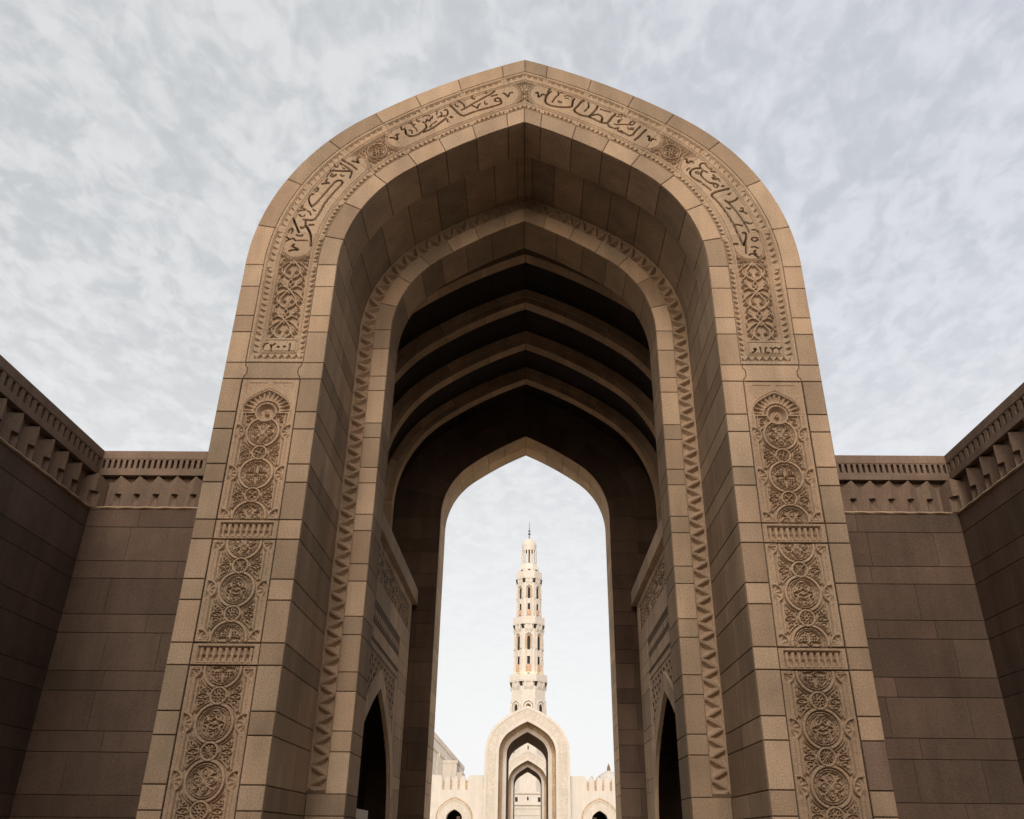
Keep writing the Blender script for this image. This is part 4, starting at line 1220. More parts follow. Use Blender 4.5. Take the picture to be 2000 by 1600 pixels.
def build_chamber():
    mb = MB()
    ss = [S2 * i / 30 for i in range(31)]
    for sg in SIDES:
        def fw(s, y, d):
            x, z = arch(s, WEB_T - d, zs=ZV)
            return (sg * x, y, z)
        ys = [Y2] + [Y2 + (Y3 - Y2) * i / 8 for i in range(1, 8)] + [Y3]
        cuts = [S2 * i / 7 for i in range(8)]
        for i in range(8):
            for a, b in zip(cuts[:-1], cuts[1:]):
                mb.block(fw, a, b, ys[i], ys[i + 1], nu=5, g=0.006)
        mb.patch(fw, ss, [Y2, Y3], -0.025, 0)

        def fj(y, z, d):
            return (sg * (XW - d), y, z)
        z = 0.0
        k = 0
        while z < ZV - 0.01:
            h = min(0.72 if k % 2 == 0 else 0.42, ZV - z)
            y = Y2
            while y < Y3 - 0.01:
                b = min(y + rng.uniform(1.0, 1.7), Y3)
                if Y3 - b < 0.4:
                    b = Y3
                mb.block(fj, y, b, z, z + h, g=0.006)
                y = b
            z += h
            k += 1
        mb.face([(sg * (XW + 0.025), Y2, 0), (sg * (XW + 0.025), Y3, 0), (sg * (XW + 0.025), Y3, ZV), (sg * (XW + 0.025), Y2, ZV)])
        # inside of the front wall
        for a, b in zip(ss[:-1], ss[1:]):
            p0, p1 = arch(a, T2, zs=ZR), arch(b, T2, zs=ZR)
            q0, q1 = arch(a, WEB_T, zs=ZV), arch(b, WEB_T, zs=ZV)
            mb.face([(sg * p0[0], Y2, p0[1]), (sg * p1[0], Y2, p1[1]), (sg * q1[0], Y2, q1[1]), (sg * q0[0], Y2, q0[1])])
        mb.face([(sg * (W1 + T2), Y2, 0), (sg * XW, Y2, 0), (sg * XW, Y2, ZV), (sg * (W1 + T2), Y2, ZR)])
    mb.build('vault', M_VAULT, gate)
    # rear wall with its own arch
    mb = MB()
    for sg in SIDES:
        def f(x, z, d):
            return (sg * x, Y3 - d, z)

        def fa(s, q, d):
            t = q
            a = arch(s, T2, zs=ZR)
            b = arch(s, WEB_T, zs=ZR)
            return (sg * (a[0] + (b[0] - a[0]) * q), Y3 - d, a[1] + (b[1] - a[1]) * q)
        cuts = [S2 * i / 7 for i in range(8)]
        for a, b in zip(cuts[:-1], cuts[1:]):
            mb.block(fa, a, b, 0.0, 0.5, nu=5, g=0.005)
            mb.block(fa, a, b, 0.5, 1.0, nu=5, g=0.005)
        mb.patch(fa, ss, [0, 1], -0.02, 0)
        z, k = 0.0, 0
        while z < ZR - 0.01:
            h = min(0.70 if k % 2 == 0 else 0.40, ZR - z)
            c = W1 + T2 + (0.85 if k % 2 else 0.55)
            mb.block(f, W1 + T2, c, z, z + h, g=0.005)
            mb.block(f, c, XW, z, z + h, g=0.005)
            z += h
            k += 1
        mb.face([f(W1 + T2, 0, -0.02), f(XW, 0, -0.02), f(XW, ZR, -0.02), f(W1 + T2, ZR, -0.02)])
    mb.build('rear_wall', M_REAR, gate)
    mb = MB()
    for sg in SIDES:
        def fr(y, z, d):
            return (sg * (W1 + T2 - d), y, z)

        def fs(s, y, d):
            x, z = arch(s, T2 - d, zs=ZR)
            return (sg * x, y, z)
        z, k = 0.0, 0
        while z < ZR - 0.01:
            h = min(SHORT if k % 2 == 0 else PER - SHORT, ZR - z)
            t = rng.random()
            for a, b in ((Y3 + 0.02, Y3 + 0.85), (Y3 + 0.85, Y4 - 0.02)):
                mb.block(fr, a, b, z, z + h, tint=t, g=0.006)
            z += h
            k += 1
        cuts = [0.0] + [arch_s_at(x) for x in (3.05, 2.6, 2.1, 1.5, 0.85)] + [S2]
        for a, b in zip(cuts[:-1], cuts[1:]):
            mb.block(fs, a, b, Y3 + 0.02, Y3 + 0.85, nu=6, g=0.005, tint=rng.random())
            mb.block(fs, a, b, Y3 + 0.85, Y4 - 0.02, nu=6, g=0.005, tint=rng.random())
        mb.patch(fs, ss, [Y3, Y4], -0.02, 1)
        mb.face([fr(Y3, 0, -0.02), fr(Y4, 0, -0.02), fr(Y4, ZR, -0.02), fr(Y3, ZR, -0.02)], 1)
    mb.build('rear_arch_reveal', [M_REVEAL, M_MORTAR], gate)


build_chamber()


def build_rib(yf):
    yb = yf + 0.37
    mb = MB()
    cuts = [S2 * i / 5 for i in range(6)]
    for sg in SIDES:
        for ti, to, yo in ((RIB_T + 0.17, WEB_T, 0.0), (RIB_T, RIB_T + 0.17, 0.025)):
            def fa(s, t, d):
                x, z = arch(s, t, zs=ZV)
                return (sg * x, yf + yo - d, z)
            for a, b in zip(cuts[:-1], cuts[1:]):
                mb.block(fa, a, b, ti, to, nu=6, g=0.003, gu=0.004)

        def fs(s, y, d):
            x, z = arch(s, RIB_T - d, zs=ZV)
            return (sg * x, y, z)
        for a, b in zip(cuts[:-1], cuts[1:]):
            mb.block(fs, a, b, yf + 0.028, yb, nu=6, g=0.003, gu=0.004)

        def fb(s, t, d):
            x, z = arch(s, t, zs=ZV)
            return (sg * x, yb, z)
        ss = [S2 * i / 30 for i in range(31)]
        mb.patch(fb, ss, [RIB_T, WEB_T], 0)
        x0, x1 = sorted((sg * (W1 + RIB_T), sg * (XW + 0.02)))
        z = 7.62
        while z < ZV - 0.01:
            h = min(0.9, ZV - z)
            mb.box(x0, x1, yf + 0.01, yb, z + 0.004, z + h - 0.004)
            z += h
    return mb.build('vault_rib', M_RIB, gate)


for yf in (16.80, 18.905, 21.03, 23.16):
    build_rib(yf)


# --- screen walls between the piers
def masked(name, A, B, keep, fn, mats, parent, H=None, tint=0.5, label=None):
    n, m = A.shape
    if H is None:
        H = np.zeros_like(A)
    V = fn(A, B, H)
    idx = np.arange(n * m).reshape(n, m)
    F = np.stack([idx[:-1, :-1], idx[1:, :-1], idx[1:, 1:], idx[:-1, 1:]], -1).reshape(-1, 4)
    kf = (keep[:-1, :-1] & keep[1:, :-1] & keep[1:, 1:] & keep[:-1, 1:]).ravel()
    F = F[kf]
    used, inv = np.unique(F, return_inverse=True)
    return link_mesh(name, V.reshape(-1, 3)[used], inv.reshape(-1, 4), None, tint, mats, parent, label)


XS = 3.30
YC = 20.14
KD = 0.85
ZD = 1.76


def door_limit(y, t):
    """height of the doorway arch (offset t) at distance y from its axis."""
    ps = [arch(S2 * i / 60, t, KD, ZD) for i in range(61)]
    xs = np.array([p[0] for p in ps][::-1])
    zs = np.array([p[1] for p in ps][::-1])
    return np.interp(abs(y), xs, zs, right=-1.0)


def build_screen(sg):
    side = 'left' if sg < 0 else 'right'
    mb = MB()
    f = lambda y, z, d: (sg * (XS - d), y, z)
    yE = 24.62
    rows = [(0.0, 0.62), (0.62, 1.53), (1.53, 1.84), (1.84, 2.75), (2.75, 3.06), (3.06, 3.97), (3.97, 4.28), (4.28, 5.19), (5.19, 5.60)]
    for i, (a, b) in enumerate(rows):
        mb.block(f, 22.94, yE, a, b, g=0.005)
        mb.block(f, Y2, 17.34, a, b, g=0.005)
    for a, b, y0, y1 in ((5.60, 5.90, Y2, yE), (5.90, 6.41, Y2, 17.44), (5.90, 6.41, 22.84, yE), (6.41, 6.93, Y2, yE), (6.93, 7.60, 24.10, yE), (7.60, 7.80, Y2, yE)):
        y = y0
        while y < y1 - 0.01:
            e = y + 1.9
            if y1 - e < 0.6:
                e = y1
            mb.block(f, y, e, a, b, g=0.004)
            y = e
    # rectangular frame round the spandrel
    for y0, y1, z0, z1, d in ((17.45, 22.83, 5.36, 5.52, 0.0), (22.60, 22.83, 3.3, 5.355, 0.0), (17.45, 17.68, 3.3, 5.355, 0.0)):
        mb.block(f, y0, y1, z0, z1, g=0.012)
    # doorway voussoirs
    def fa(s, t, d):
        x, z = arch(abs(s), t, KD, ZD) if abs(s) > 0 else arch(0, t, KD, ZD)
        return (sg * (XS - d - 0.045), YC + (x if s >= 0 else -x), z)
    for half in (1, -1):
        cuts = [half * S2 * i / 6 for i in range(7)]
        cuts[0] = half * 1e-6
        for a, b in zip(cuts[:-1], cuts[1:]):
            p, q = (a, b)
            fq = (lambda s, t, d, half=half: fa(half * max(abs(s), 1e-6), t, d))
            mb.block(fq, abs(p), abs(q), 0.0, 0.47, nu=5, g=0.004, gu=0.004, depth=0.07)
        for z0, z1 in ((0, 0.9), (0.9, ZD)):
            def fz(t, z, d, half=half):
                return (sg * (XS - d - 0.045), YC + half * KD * (W1 + t), z)
            mb.block(fz, 0.0, 0.47, z0, z1, g=0.004, depth=0.07)
        def fi(s, x, d, half=half):
            q = arch(abs(s), -d, KD, ZD)
            return (sg * x, YC + half * q[0], q[1])
        mb.patch(fi, [S2 * i / 24 for i in range(25)], [XS - 0.045, XS + 0.05], 0)
        mb.face([(sg * (XS - 0.045), YC + half * KD * W1, 0), (sg * (XS + 0.05), YC + half * KD * W1, 0), (sg * (XS + 0.05), YC + half * KD * W1, ZD), (sg * (XS - 0.045), YC + half * KD * W1, ZD)])
    # end and top of the wall
    mb.face([(sg * XS, yE, 0), (sg * (XS + 0.05), yE, 0), (sg * (XS + 0.05), yE, 7.8), (sg * XS, yE, 7.8)])
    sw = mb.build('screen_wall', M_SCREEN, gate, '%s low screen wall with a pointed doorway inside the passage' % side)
    # backing plate with the doorway cut out (front and back of the wall)
    y = np.linspace(Y2, yE, 190)
    z = np.linspace(0, 7.8, 160)
    A, B = np.meshgrid(y, z, indexing='ij')
    keep = B > door_limit(A - YC, 0.12)
    keep |= abs(A - YC) > KD * (W1 + 0.12)
    masked('wall_core', A, B, keep, lambda a, b, h: np.stack([np.full_like(a, sg * (XS + 0.022)), a, b], -1), M_MORTAR, sw)
    masked('wall_core', A, B, keep, lambda a, b, h: np.stack([np.full_like(a, sg * (XS + 0.05)), a, b], -1), M_MORTAR, sw)
    # lattice spandrel
    y = np.arange(17.68, 22.61, 0.014)
    z = np.arange(3.6, 5.36, 0.014)
    A, B = np.meshgrid(y, z, indexing='ij')
    keep = B > door_limit(A - YC, 0.40)
    u = (A - YC) / 0.46
    v = B / 0.17
    r = np.floor(v)
    uu = (u + 0.5 * (r % 2)) % 1.0
    vv = v % 1.0
    line = (np.minimum(uu, 1 - uu) < 0.13) | ((np.minimum(vv, 1 - vv) < 0.14) & (uu < 0.6)) | ((abs(uu - 0.5) < 0.10) & (vv < 0.5))
    H = np.where(line, 0.0, -0.14)
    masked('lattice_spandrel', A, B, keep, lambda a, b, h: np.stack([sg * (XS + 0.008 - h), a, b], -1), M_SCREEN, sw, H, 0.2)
    # foliage frieze
    y = np.arange(Y2 + 0.02, 24.08, 0.013)
    z = np.arange(6.935, 7.598, 0.013)
    A, B = np.meshgrid(y, z, indexing='ij')
    cv = Carve(A, B, 0.013)
    cv.H[...] = -0.13
    r3 = random.Random(5)
    yy = 17.8
    while yy < 24.1:
        for zz in (7.02, 7.14, 7.28, 7.40, 7.52):
            cv.stroke(spiral(yy + r3.uniform(-0.06, 0.06), zz + r3.uniform(-0.02, 0.02), r3.uniform(0.07, 0.11), r3.uniform(0.7, 1.1), r3.uniform(0, 6.3), r3.choice((1, -1)), 8), r3.uniform(0.030, 0.045), r3.uniform(-0.02, 0.0))
        yy += 0.21
    cv.stroke([(Y2, 7.265), (24.1, 7.265)], 0.016, -0.05)
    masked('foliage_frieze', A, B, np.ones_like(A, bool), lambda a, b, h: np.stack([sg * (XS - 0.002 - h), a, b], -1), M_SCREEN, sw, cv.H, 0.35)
    # strip of colonnettes
    y = np.arange(17.45, 22.83, 0.012)
    z = np.arange(5.905, 6.41, 0.02)
    A, B = np.meshgrid(y, z, indexing='ij')
    ph = abs(((A / 0.27) % 1.0) - 0.5) * 2
    mid = (B > 6.06) & (B < 6.24)
    H = np.where(mid, -0.01 - 0.10 * (ph > 0.5), -0.03 - 0.12 * (ph > 0.35))
    H[:, 0] = H[:, -1] = 0
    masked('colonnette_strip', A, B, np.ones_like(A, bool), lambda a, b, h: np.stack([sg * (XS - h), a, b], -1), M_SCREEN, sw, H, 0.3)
    # coping
    cb = MB()
    y = Y2
    for k in range(5):
        e = y + (24.85 - Y2) / 5
        xa, xb = sorted((sg * (XS - 0.13), sg * (XS + 0.55)))
        cb.box(xa, xb, y + 0.003, e - 0.003, 7.805, 8.22)
        y = e
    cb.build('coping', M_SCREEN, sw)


for sg in SIDES:
    build_screen(sg)


# --- outer shell of the gate
def build_shell():
    mb = MB()
    ss = [S2 * i / 24 for i in range(25)]
    for sg in SIDES:
        f = lambda y, z, d: (sg * (W1 + 1.63 + d), y, z)
        for (z0, z1, short) in COURSES + [(a, b, False) for a, b in UPPER_ROWS]:
            y = Y0 + 0.03
            while y < Y5 - 0.01:
                e = min(y + rng.uniform(1.0, 1.6), Y5)
                if Y5 - e < 0.5:
                    e = Y5
                mb.block(f, y, e, z0, z1, g=0.006)
                y = e
        mb.face([f(Y0 + 0.03, 0, -0.02), f(Y5, 0, -0.02), f(Y5, ZS, -0.02), f(Y0 + 0.03, ZS, -0.02)], 1)

        def fo(s, y, d):
            x, z = arch(s, 1.63 + d)
            return (sg * x, y, z)
        for a, b in zip(VS[:-1], VS[1:]):
            y = Y0 + 0.03
            for e in (13.5, 15.5, 17.5, 19.5, 21.5, 23.5, 25.5, Y5):
                mb.block(fo, a, b, y, e, nu=5, g=0.006)
                y = e
        mb.patch(fo, ss, [Y0 + 0.03, Y5], -0.02, 1)
        # rear face
        for a, b in zip(ss[:-1], ss[1:]):
            p0, p1, q0, q1 = arch(a, T2, zs=ZR), arch(b, T2, zs=ZR), arch(a, 1.63), arch(b, 1.63)
            for yy in (Y4, ):
                mb.face([(sg * p0[0], yy, p0[1]), (sg * p1[0], yy, p1[1]), (sg * q1[0], yy, q1[1]), (sg * q0[0], yy, q0[1])])
        mb.face([(sg * (W1 + T2), Y4, 0), (sg * 4.90, Y4, 0), (sg * 4.90, Y4, ZS), (sg * (W1 + T2), Y4, ZR)])
    return mb.build('outer_shell', MATS, gate)


Y5 = Y4 + 0.02
build_shell()


# ------------------------------------------------------------------ courtyard walls
XWALL, YWALL = 8.42, 15.40
WALL_ROWS = [(7.285 - 0.38, 7.285)]
_z = 6.905
_k = 0
while _z > 0.02:
    h = (0.668, 0.336)[_k % 2]
    WALL_ROWS.append((max(_z - h, 0), _z))
    _z -= h
    _k += 1
YEND = -9.0
BR = 0.3725


def bracket_mesh():
    """One folded bracket, local: u along the wall (width BR), z, d outwards (front = -y)."""
    mb = MB()
    w = BR / 2
    zt, zs_, zn, zb = 7.972, 7.845, 7.60, 7.30
    back = -0.125

    def p(u, z, d):
        return (u, -d, z)
    t = 0.5
    # gable top: ridge high, valleys low
    for s in (1, -1):
        mb.face([p(0, zn, 0.0), p(s * w, zn, back), p(s * w, zs_, back), p(0, zt, 0.0)], 0, t)
        # top slope back to the wall
        mb.face([p(0, zt, 0.0), p(s * w, zs_, back), p(s * w, zs_, back - 0.03), p(0, zt + 0.02, back - 0.03)], 0, t)
        # lower half: flank, then the sunk groove
        g = 0.075
        dg = back * g / w
        mb.face([p(s * w, zb, back), p(s * w, zn, back), p(s * g, zn, dg), p(s * g, zb, dg)], 0, t)
        mb.face([p(s * g, zb, dg), p(s * g, zn, dg), p(0, zn, -0.134), p(0, zb, -0.09)], 0, t)
        # underside of the ridge
        mb.face([p(0, zn, 0.0), p(s * g, zn, dg), p(0, zn, -0.134)], 0, t)
    return mb


def build_court_wall(sg):
    side = 'left' if sg < 0 else 'right'
    root = thing('courtyard_wall', ('dark brown courtyard wall with bracketed cornice, carrying a small white fitting', 'brown courtyard wall with bracketed cornice and some redder blocks, no white fitting on it')[sg > 0],
                 'wall', (sg * XWALL, YWALL, 0), 'courtyard walls flanking the gateway')
    runs = [  # (face function, length along, extent)
        (lambda u, z, d: (sg * u, YWALL - d, z), 4.86, XWALL, (BR, 0.1145)),
        (lambda u, z, d: (sg * (XWALL - d), u, z), YEND, YWALL, (0.525, 0.195)),
    ]
    mb = MB()
    for kind_of_run, (f, a0, a1, _) in enumerate(runs):
        for i, (z0, z1) in enumerate(WALL_ROWS):
            u = a1
            first = True
            while u > a0 + 0.01:
                w = rng.uniform(0.9, 2.3)
                if first and i % 2:
                    w *= 0.55
                first = False
                v = max(u - w, a0)
                if v - a0 < 0.35:
                    v = a0
                red = sg > 0 and kind_of_run == 0 and rng.random() < 0.10
                mb.block(f, v, u, z0, z1, g=0.0045, gu=0.0018, c=0.005, mat=2 if red else 0)
                u = v
        mb.face([f(a0, 0, -0.02), f(a1 + 0.02, 0, -0.02), f(a1 + 0.02, 7.29, -0.02), f(a0, 7.29, -0.02)], 1)
        # back of the wall and its recess behind the brackets
    x0, x1 = sorted((sg * 4.86, sg * (XWALL + 0.9)))
    mb.box(x0, x1, YWALL + 0.16, YWALL + 0.9, 0, 8.0)
    x0, x1 = sorted((sg * (XWALL + 0.16), sg * (XWALL + 0.9)))
    mb.box(x0, x1, YEND, YWALL + 0.12, 0, 8.0)
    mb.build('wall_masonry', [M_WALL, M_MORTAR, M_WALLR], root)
    # unseen wing added behind the viewer to shade the lower court, half its portal
    wb = MB()
    for (a, b, z0, z1) in ((1.6, 9.3, 0, 10.0), (0.0, 1.599, 4.5, 10.0)):
        x0, x1 = sorted((sg * a, sg * b))
        wb.box(x0, x1, YEND - 1.5, YEND - 0.02, z0, z1, 0, 0.5)
    wb.build('shading_wing', M_WALL, root)
    # cornice: ledge, slotted crown, coping
    cb = MB()
    for f, a0, a1, kind in runs:
        a1x = a1
        # ledge with a wavy lip
        bw, sp = kind
        n = int((a1 - a0) / bw)
        us = [a1 - bw * i / 2 for i in range(2 * n + 1)] + [a0]
        lip = lambda i: 0.030 if i % 2 == 0 else 0.012
        for i in range(len(us) - 1):
            d0, d1 = lip(i), lip(i + 1)
            cb.face([f(us[i], 7.305, d0), f(us[i + 1], 7.305, d1), f(us[i + 1], 7.305, -0.21), f(us[i], 7.305, -0.21)], 0, 0.95)
            cb.face([f(us[i], 7.268, 0.012), f(us[i + 1], 7.268, 0.012), f(us[i + 1], 7.290, d1 + 0.02), f(us[i], 7.290, d0 + 0.02)], 1, 0.8)
            cb.face([f(us[i], 7.290, d0 + 0.02), f(us[i + 1], 7.290, d1 + 0.02), f(us[i + 1], 7.318, d1), f(us[i], 7.318, d0)], 1, 0.8)
        # crown: lower fillet, slot course, coping
        def slab(z0, z1, d, tint):
            u = a1x
            while u > a0 + 0.01:
                v = max(u - rng.uniform(1.1, 1.7), a0)
                if v - a0 < 0.5:
                    v = a0
                t = tint + rng.uniform(-0.2, 0.2)
                q = 0.002
                cb.face([f(v + q, z0, d), f(u - q, z0, d), f(u - q, z1, d), f(v + q, z1, d)], 0, t)
                cb.face([f(v + q, z0, d), f(u - q, z0, d), f(u - q, z0, -0.21), f(v + q, z0, -0.21)], 0, t)
                cb.face([f(v + q, z1, d), f(u - q, z1, d), f(u - q, z1, -0.21), f(v + q, z1, -0.21)], 0, t)
                u = v
        slab(7.985, 8.075, 0.004, 0.5)
        slab(8.335, 8.505, 0.010, 0.6)
        # slots with rounded feet between z 8.075 and 8.335
        m = int((a1 - a0) / sp)
        for i in range(m):
            uc = a1 - sp * (i + 0.5)
            hw = 0.235 * sp
            t = 0.45 + 0.2 * math.sin(i * 0.37)
            l, r = uc - sp / 2, uc + sp / 2
            zt, zm, zf = 8.315, 8.15, 8.125
            cb.face([f(l, 8.075, 0), f(r, 8.075, 0), f(r, zf, 0), f(l, zf, 0)], 0, t)
            cb.face([f(l, zt, 0), f(r, zt, 0), f(r, 8.335, 0), f(l, 8.335, 0)], 0, t)
            cb.face([f(l, zf, 0), f(uc - hw, zf, 0), f(uc - hw, zt, 0), f(l, zt, 0)], 0, t)
            cb.face([f(uc + hw, zf, 0), f(r, zf, 0), f(r, zt, 0), f(uc + hw, zt, 0)], 0, t)
            dp = -0.10
            cb.face([f(uc - hw, zf, 0), f(uc - hw, zt, 0), f(uc - hw, zt, dp), f(uc - hw, zm + 0.04, dp)], 0, t)
            cb.face([f(uc + hw, zf, 0), f(uc + hw, zt, 0), f(uc + hw, zt, dp), f(uc + hw, zm + 0.04, dp)], 0, t)
            cb.face([f(uc - hw, zf, 0), f(uc + hw, zf, 0), f(uc + hw, zm + 0.04, dp), f(uc - hw, zm + 0.04, dp)], 0, t)
            cb.face([f(uc - hw, zm + 0.04, dp), f(uc + hw, zm + 0.04, dp), f(uc + hw, zt, dp), f(uc - hw, zt, dp)], 0, t)
            cb.face([f(uc - hw, zt, 0), f(uc + hw, zt, 0), f(uc + hw, zt, dp), f(uc - hw, zt, dp)], 0, t)
        v = a1 - sp * m
        if v > a0 + 0.005:
            cb.face([f(a0, 8.075, 0), f(v, 8.075, 0), f(v, 8.335, 0), f(a0, 8.335, 0)], 0, 0.5)
        # recess wall behind the brackets
        cb.face([f(a0, 7.30, -0.15), f(a1 + 0.21, 7.30, -0.15), f(a1 + 0.21, 7.99, -0.15), f(a0, 7.99, -0.15)], 0, 0.4)
    # top of the cornice
    x0, x1 = sorted((sg * 4.86, sg * (XWALL + 0.9)))
    cb.box(x0, x1, YWALL + 0.12, YWALL + 0.9, 8.0, 8.50)
    x0, x1 = sorted((sg * (XWALL + 0.12), sg * (XWALL + 0.9)))
    cb.box(x0, x1, YEND, YWALL + 0.11, 8.0, 8.50)
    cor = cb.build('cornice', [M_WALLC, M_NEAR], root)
    # brackets
    global BRACKET
    if BRACKET is None:
        BRACKET = bracket_mesh()
        o = BRACKET.build('bracket', M_WALLC)
        BRACKET = o.data
        bpy.data.objects.remove(o)
    cw = world_of(cor)
    for run, n, c0, w in ((0, 8, 0.46, BR), (1, 15, 0.644, 0.525), (2, 1, 0, 0)):
        for i in range(n):
            b = bpy.data.objects.new('bracket', BRACKET)
            COL.objects.link(b)
            b.parent = cor
            c = c0 + w * i
            if run == 0:
                p = Vector((sg * (XWALL - c), YWALL, 0))
            elif run == 1:
                p = Vector((sg * XWALL, YWALL - c, 0))
                b.rotation_euler = (0, 0, -PI / 2 if sg > 0 else PI / 2)
                b.scale = (0.525 / BR, 1, 1)
            else:
                p = Vector((sg * (XWALL - 0.10), YWALL - 0.14, 0))
                b.rotation_euler = (0, 0, -PI / 4 if sg > 0 else PI / 4)
                b.scale = (1.35, 1, 1)
            b.location = p - cw
    return root


BRACKET = None
for sg in SIDES:
    build_court_wall(sg)

# pale block standing in the left doorway
pb = thing('stone_block', 'pale limestone block with a thin top slab in a dark doorway of the gate passage', 'stone block', (-3.75, 19.2, 0))
_m = MB()
_m.box(-4.1, -3.36, 18.2, 20.30, 0, 1.965, 0, 0.5)
_m.build('block_body', M_FAR, pb)
_m = MB()
_m.box(-4.12, -3.34, 18.18, 20.32, 1.985, 2.165, 0, 0.6)
_m.build('top_slab', M_FAR, pb)

# small pale fitting high on the left courtyard wall
wf = thing('wall_fitting', 'small white fitting fixed high on the dark courtyard wall', 'wall fitting', (-8.40, 11.75, 5.93))
_m = MB()
_m.box(-8.405, -8.33, 11.70, 11.80, 5.86, 5.90)
_m.build('mount_plate', M_METAL, wf)
_m = MB()
_m.prism([(11.71, 5.90), (11.79, 5.90), (11.81, 6.02), (11.76, 6.07), (11.70, 6.0)], -8.39, -8.30, axis='x')
_m.build('housing', M_WHITE, wf)

# ------------------------------------------------------------------ the second and third gateways, far along the axis
def far_gate(yf, label, depth=14.65):
    root = thing('archway', label, 'gateway', (0, yf, 0), 'cream gateways along the axis')
    ss = [-ZS] + [S2 * i / 40 for i in range(41)]
    T3, T4 = -0.84, -0.40
    LIP = 0.06

    def ring(mb, t0, t1, y, zs=ZS, tint=0.5, mat=0):
        for sg in SIDES:
            for a, b in zip(ss[:-1], ss[1:]):
                p0, p1, q0, q1 = arch(a, t0), arch(b, t0), arch(a, t1), arch(b, t1)
                mb.face([(sg * p[0], y, p[1]) for p in (p0, p1, q1, q0)], mat, tint + 0.25 * math.sin(a * 9.0) * math.sin(a * 4.1))

    def tube(mb, t, ya, yb, tint=0.5, mat=0):
        for sg in SIDES:
            for a, b in zip(ss[:-1], ss[1:]):
                p0, p1 = arch(a, t), arch(b, t)
                mb.face([(sg * p0[0], ya, p0[1]), (sg * p1[0], ya, p1[1]), (sg * p1[0], yb, p1[1]), (sg * p0[0], yb, p0[1])], mat, tint)
    mb = MB()
    ring(mb, 0.0, 0.33, yf)
    ring(mb, 1.32, 1.63, yf)
    tube(mb, 0.33, yf, yf + LIP)
    tube(mb, 1.32, yf, yf + LIP)
    mb.build('front_facade', M_FAR, root)
    mb = MB()
    ring(mb, 0.33, 1.32, yf + LIP)
    mb.build('carved_band', M_FARC, root)
    mb = MB()
    tube(mb, 0.0, yf, yf + 2.25)
    ring(mb, T4, 0.0, yf + 2.25)
    mb.build('recess_band', M_FARB, root)
    mb = MB()
    ring(mb, T3, T4, yf + 2.20)
    tube(mb, T4, yf + 2.20, yf + 2.25)
    mb.build('inner_ring', M_FAR, root)
    mb = MB()
    tube(mb, T3, yf + 2.20, yf + depth)
    mb.build('passage_vault', M_FARD, root)
    mb = MB()
    tube(mb, 1.63, yf, yf + depth)
    ring(mb, T3, 1.63, yf + depth)
    mb.build('outer_shell', M_FAR, root)
    return root


far_gate(104.0, 'cream stone gateway below the minaret, standing between two crenellated walls')
far_gate(157.0, 'cream gateway seen inside the opening of another cream gateway, itself showing the minaret base')

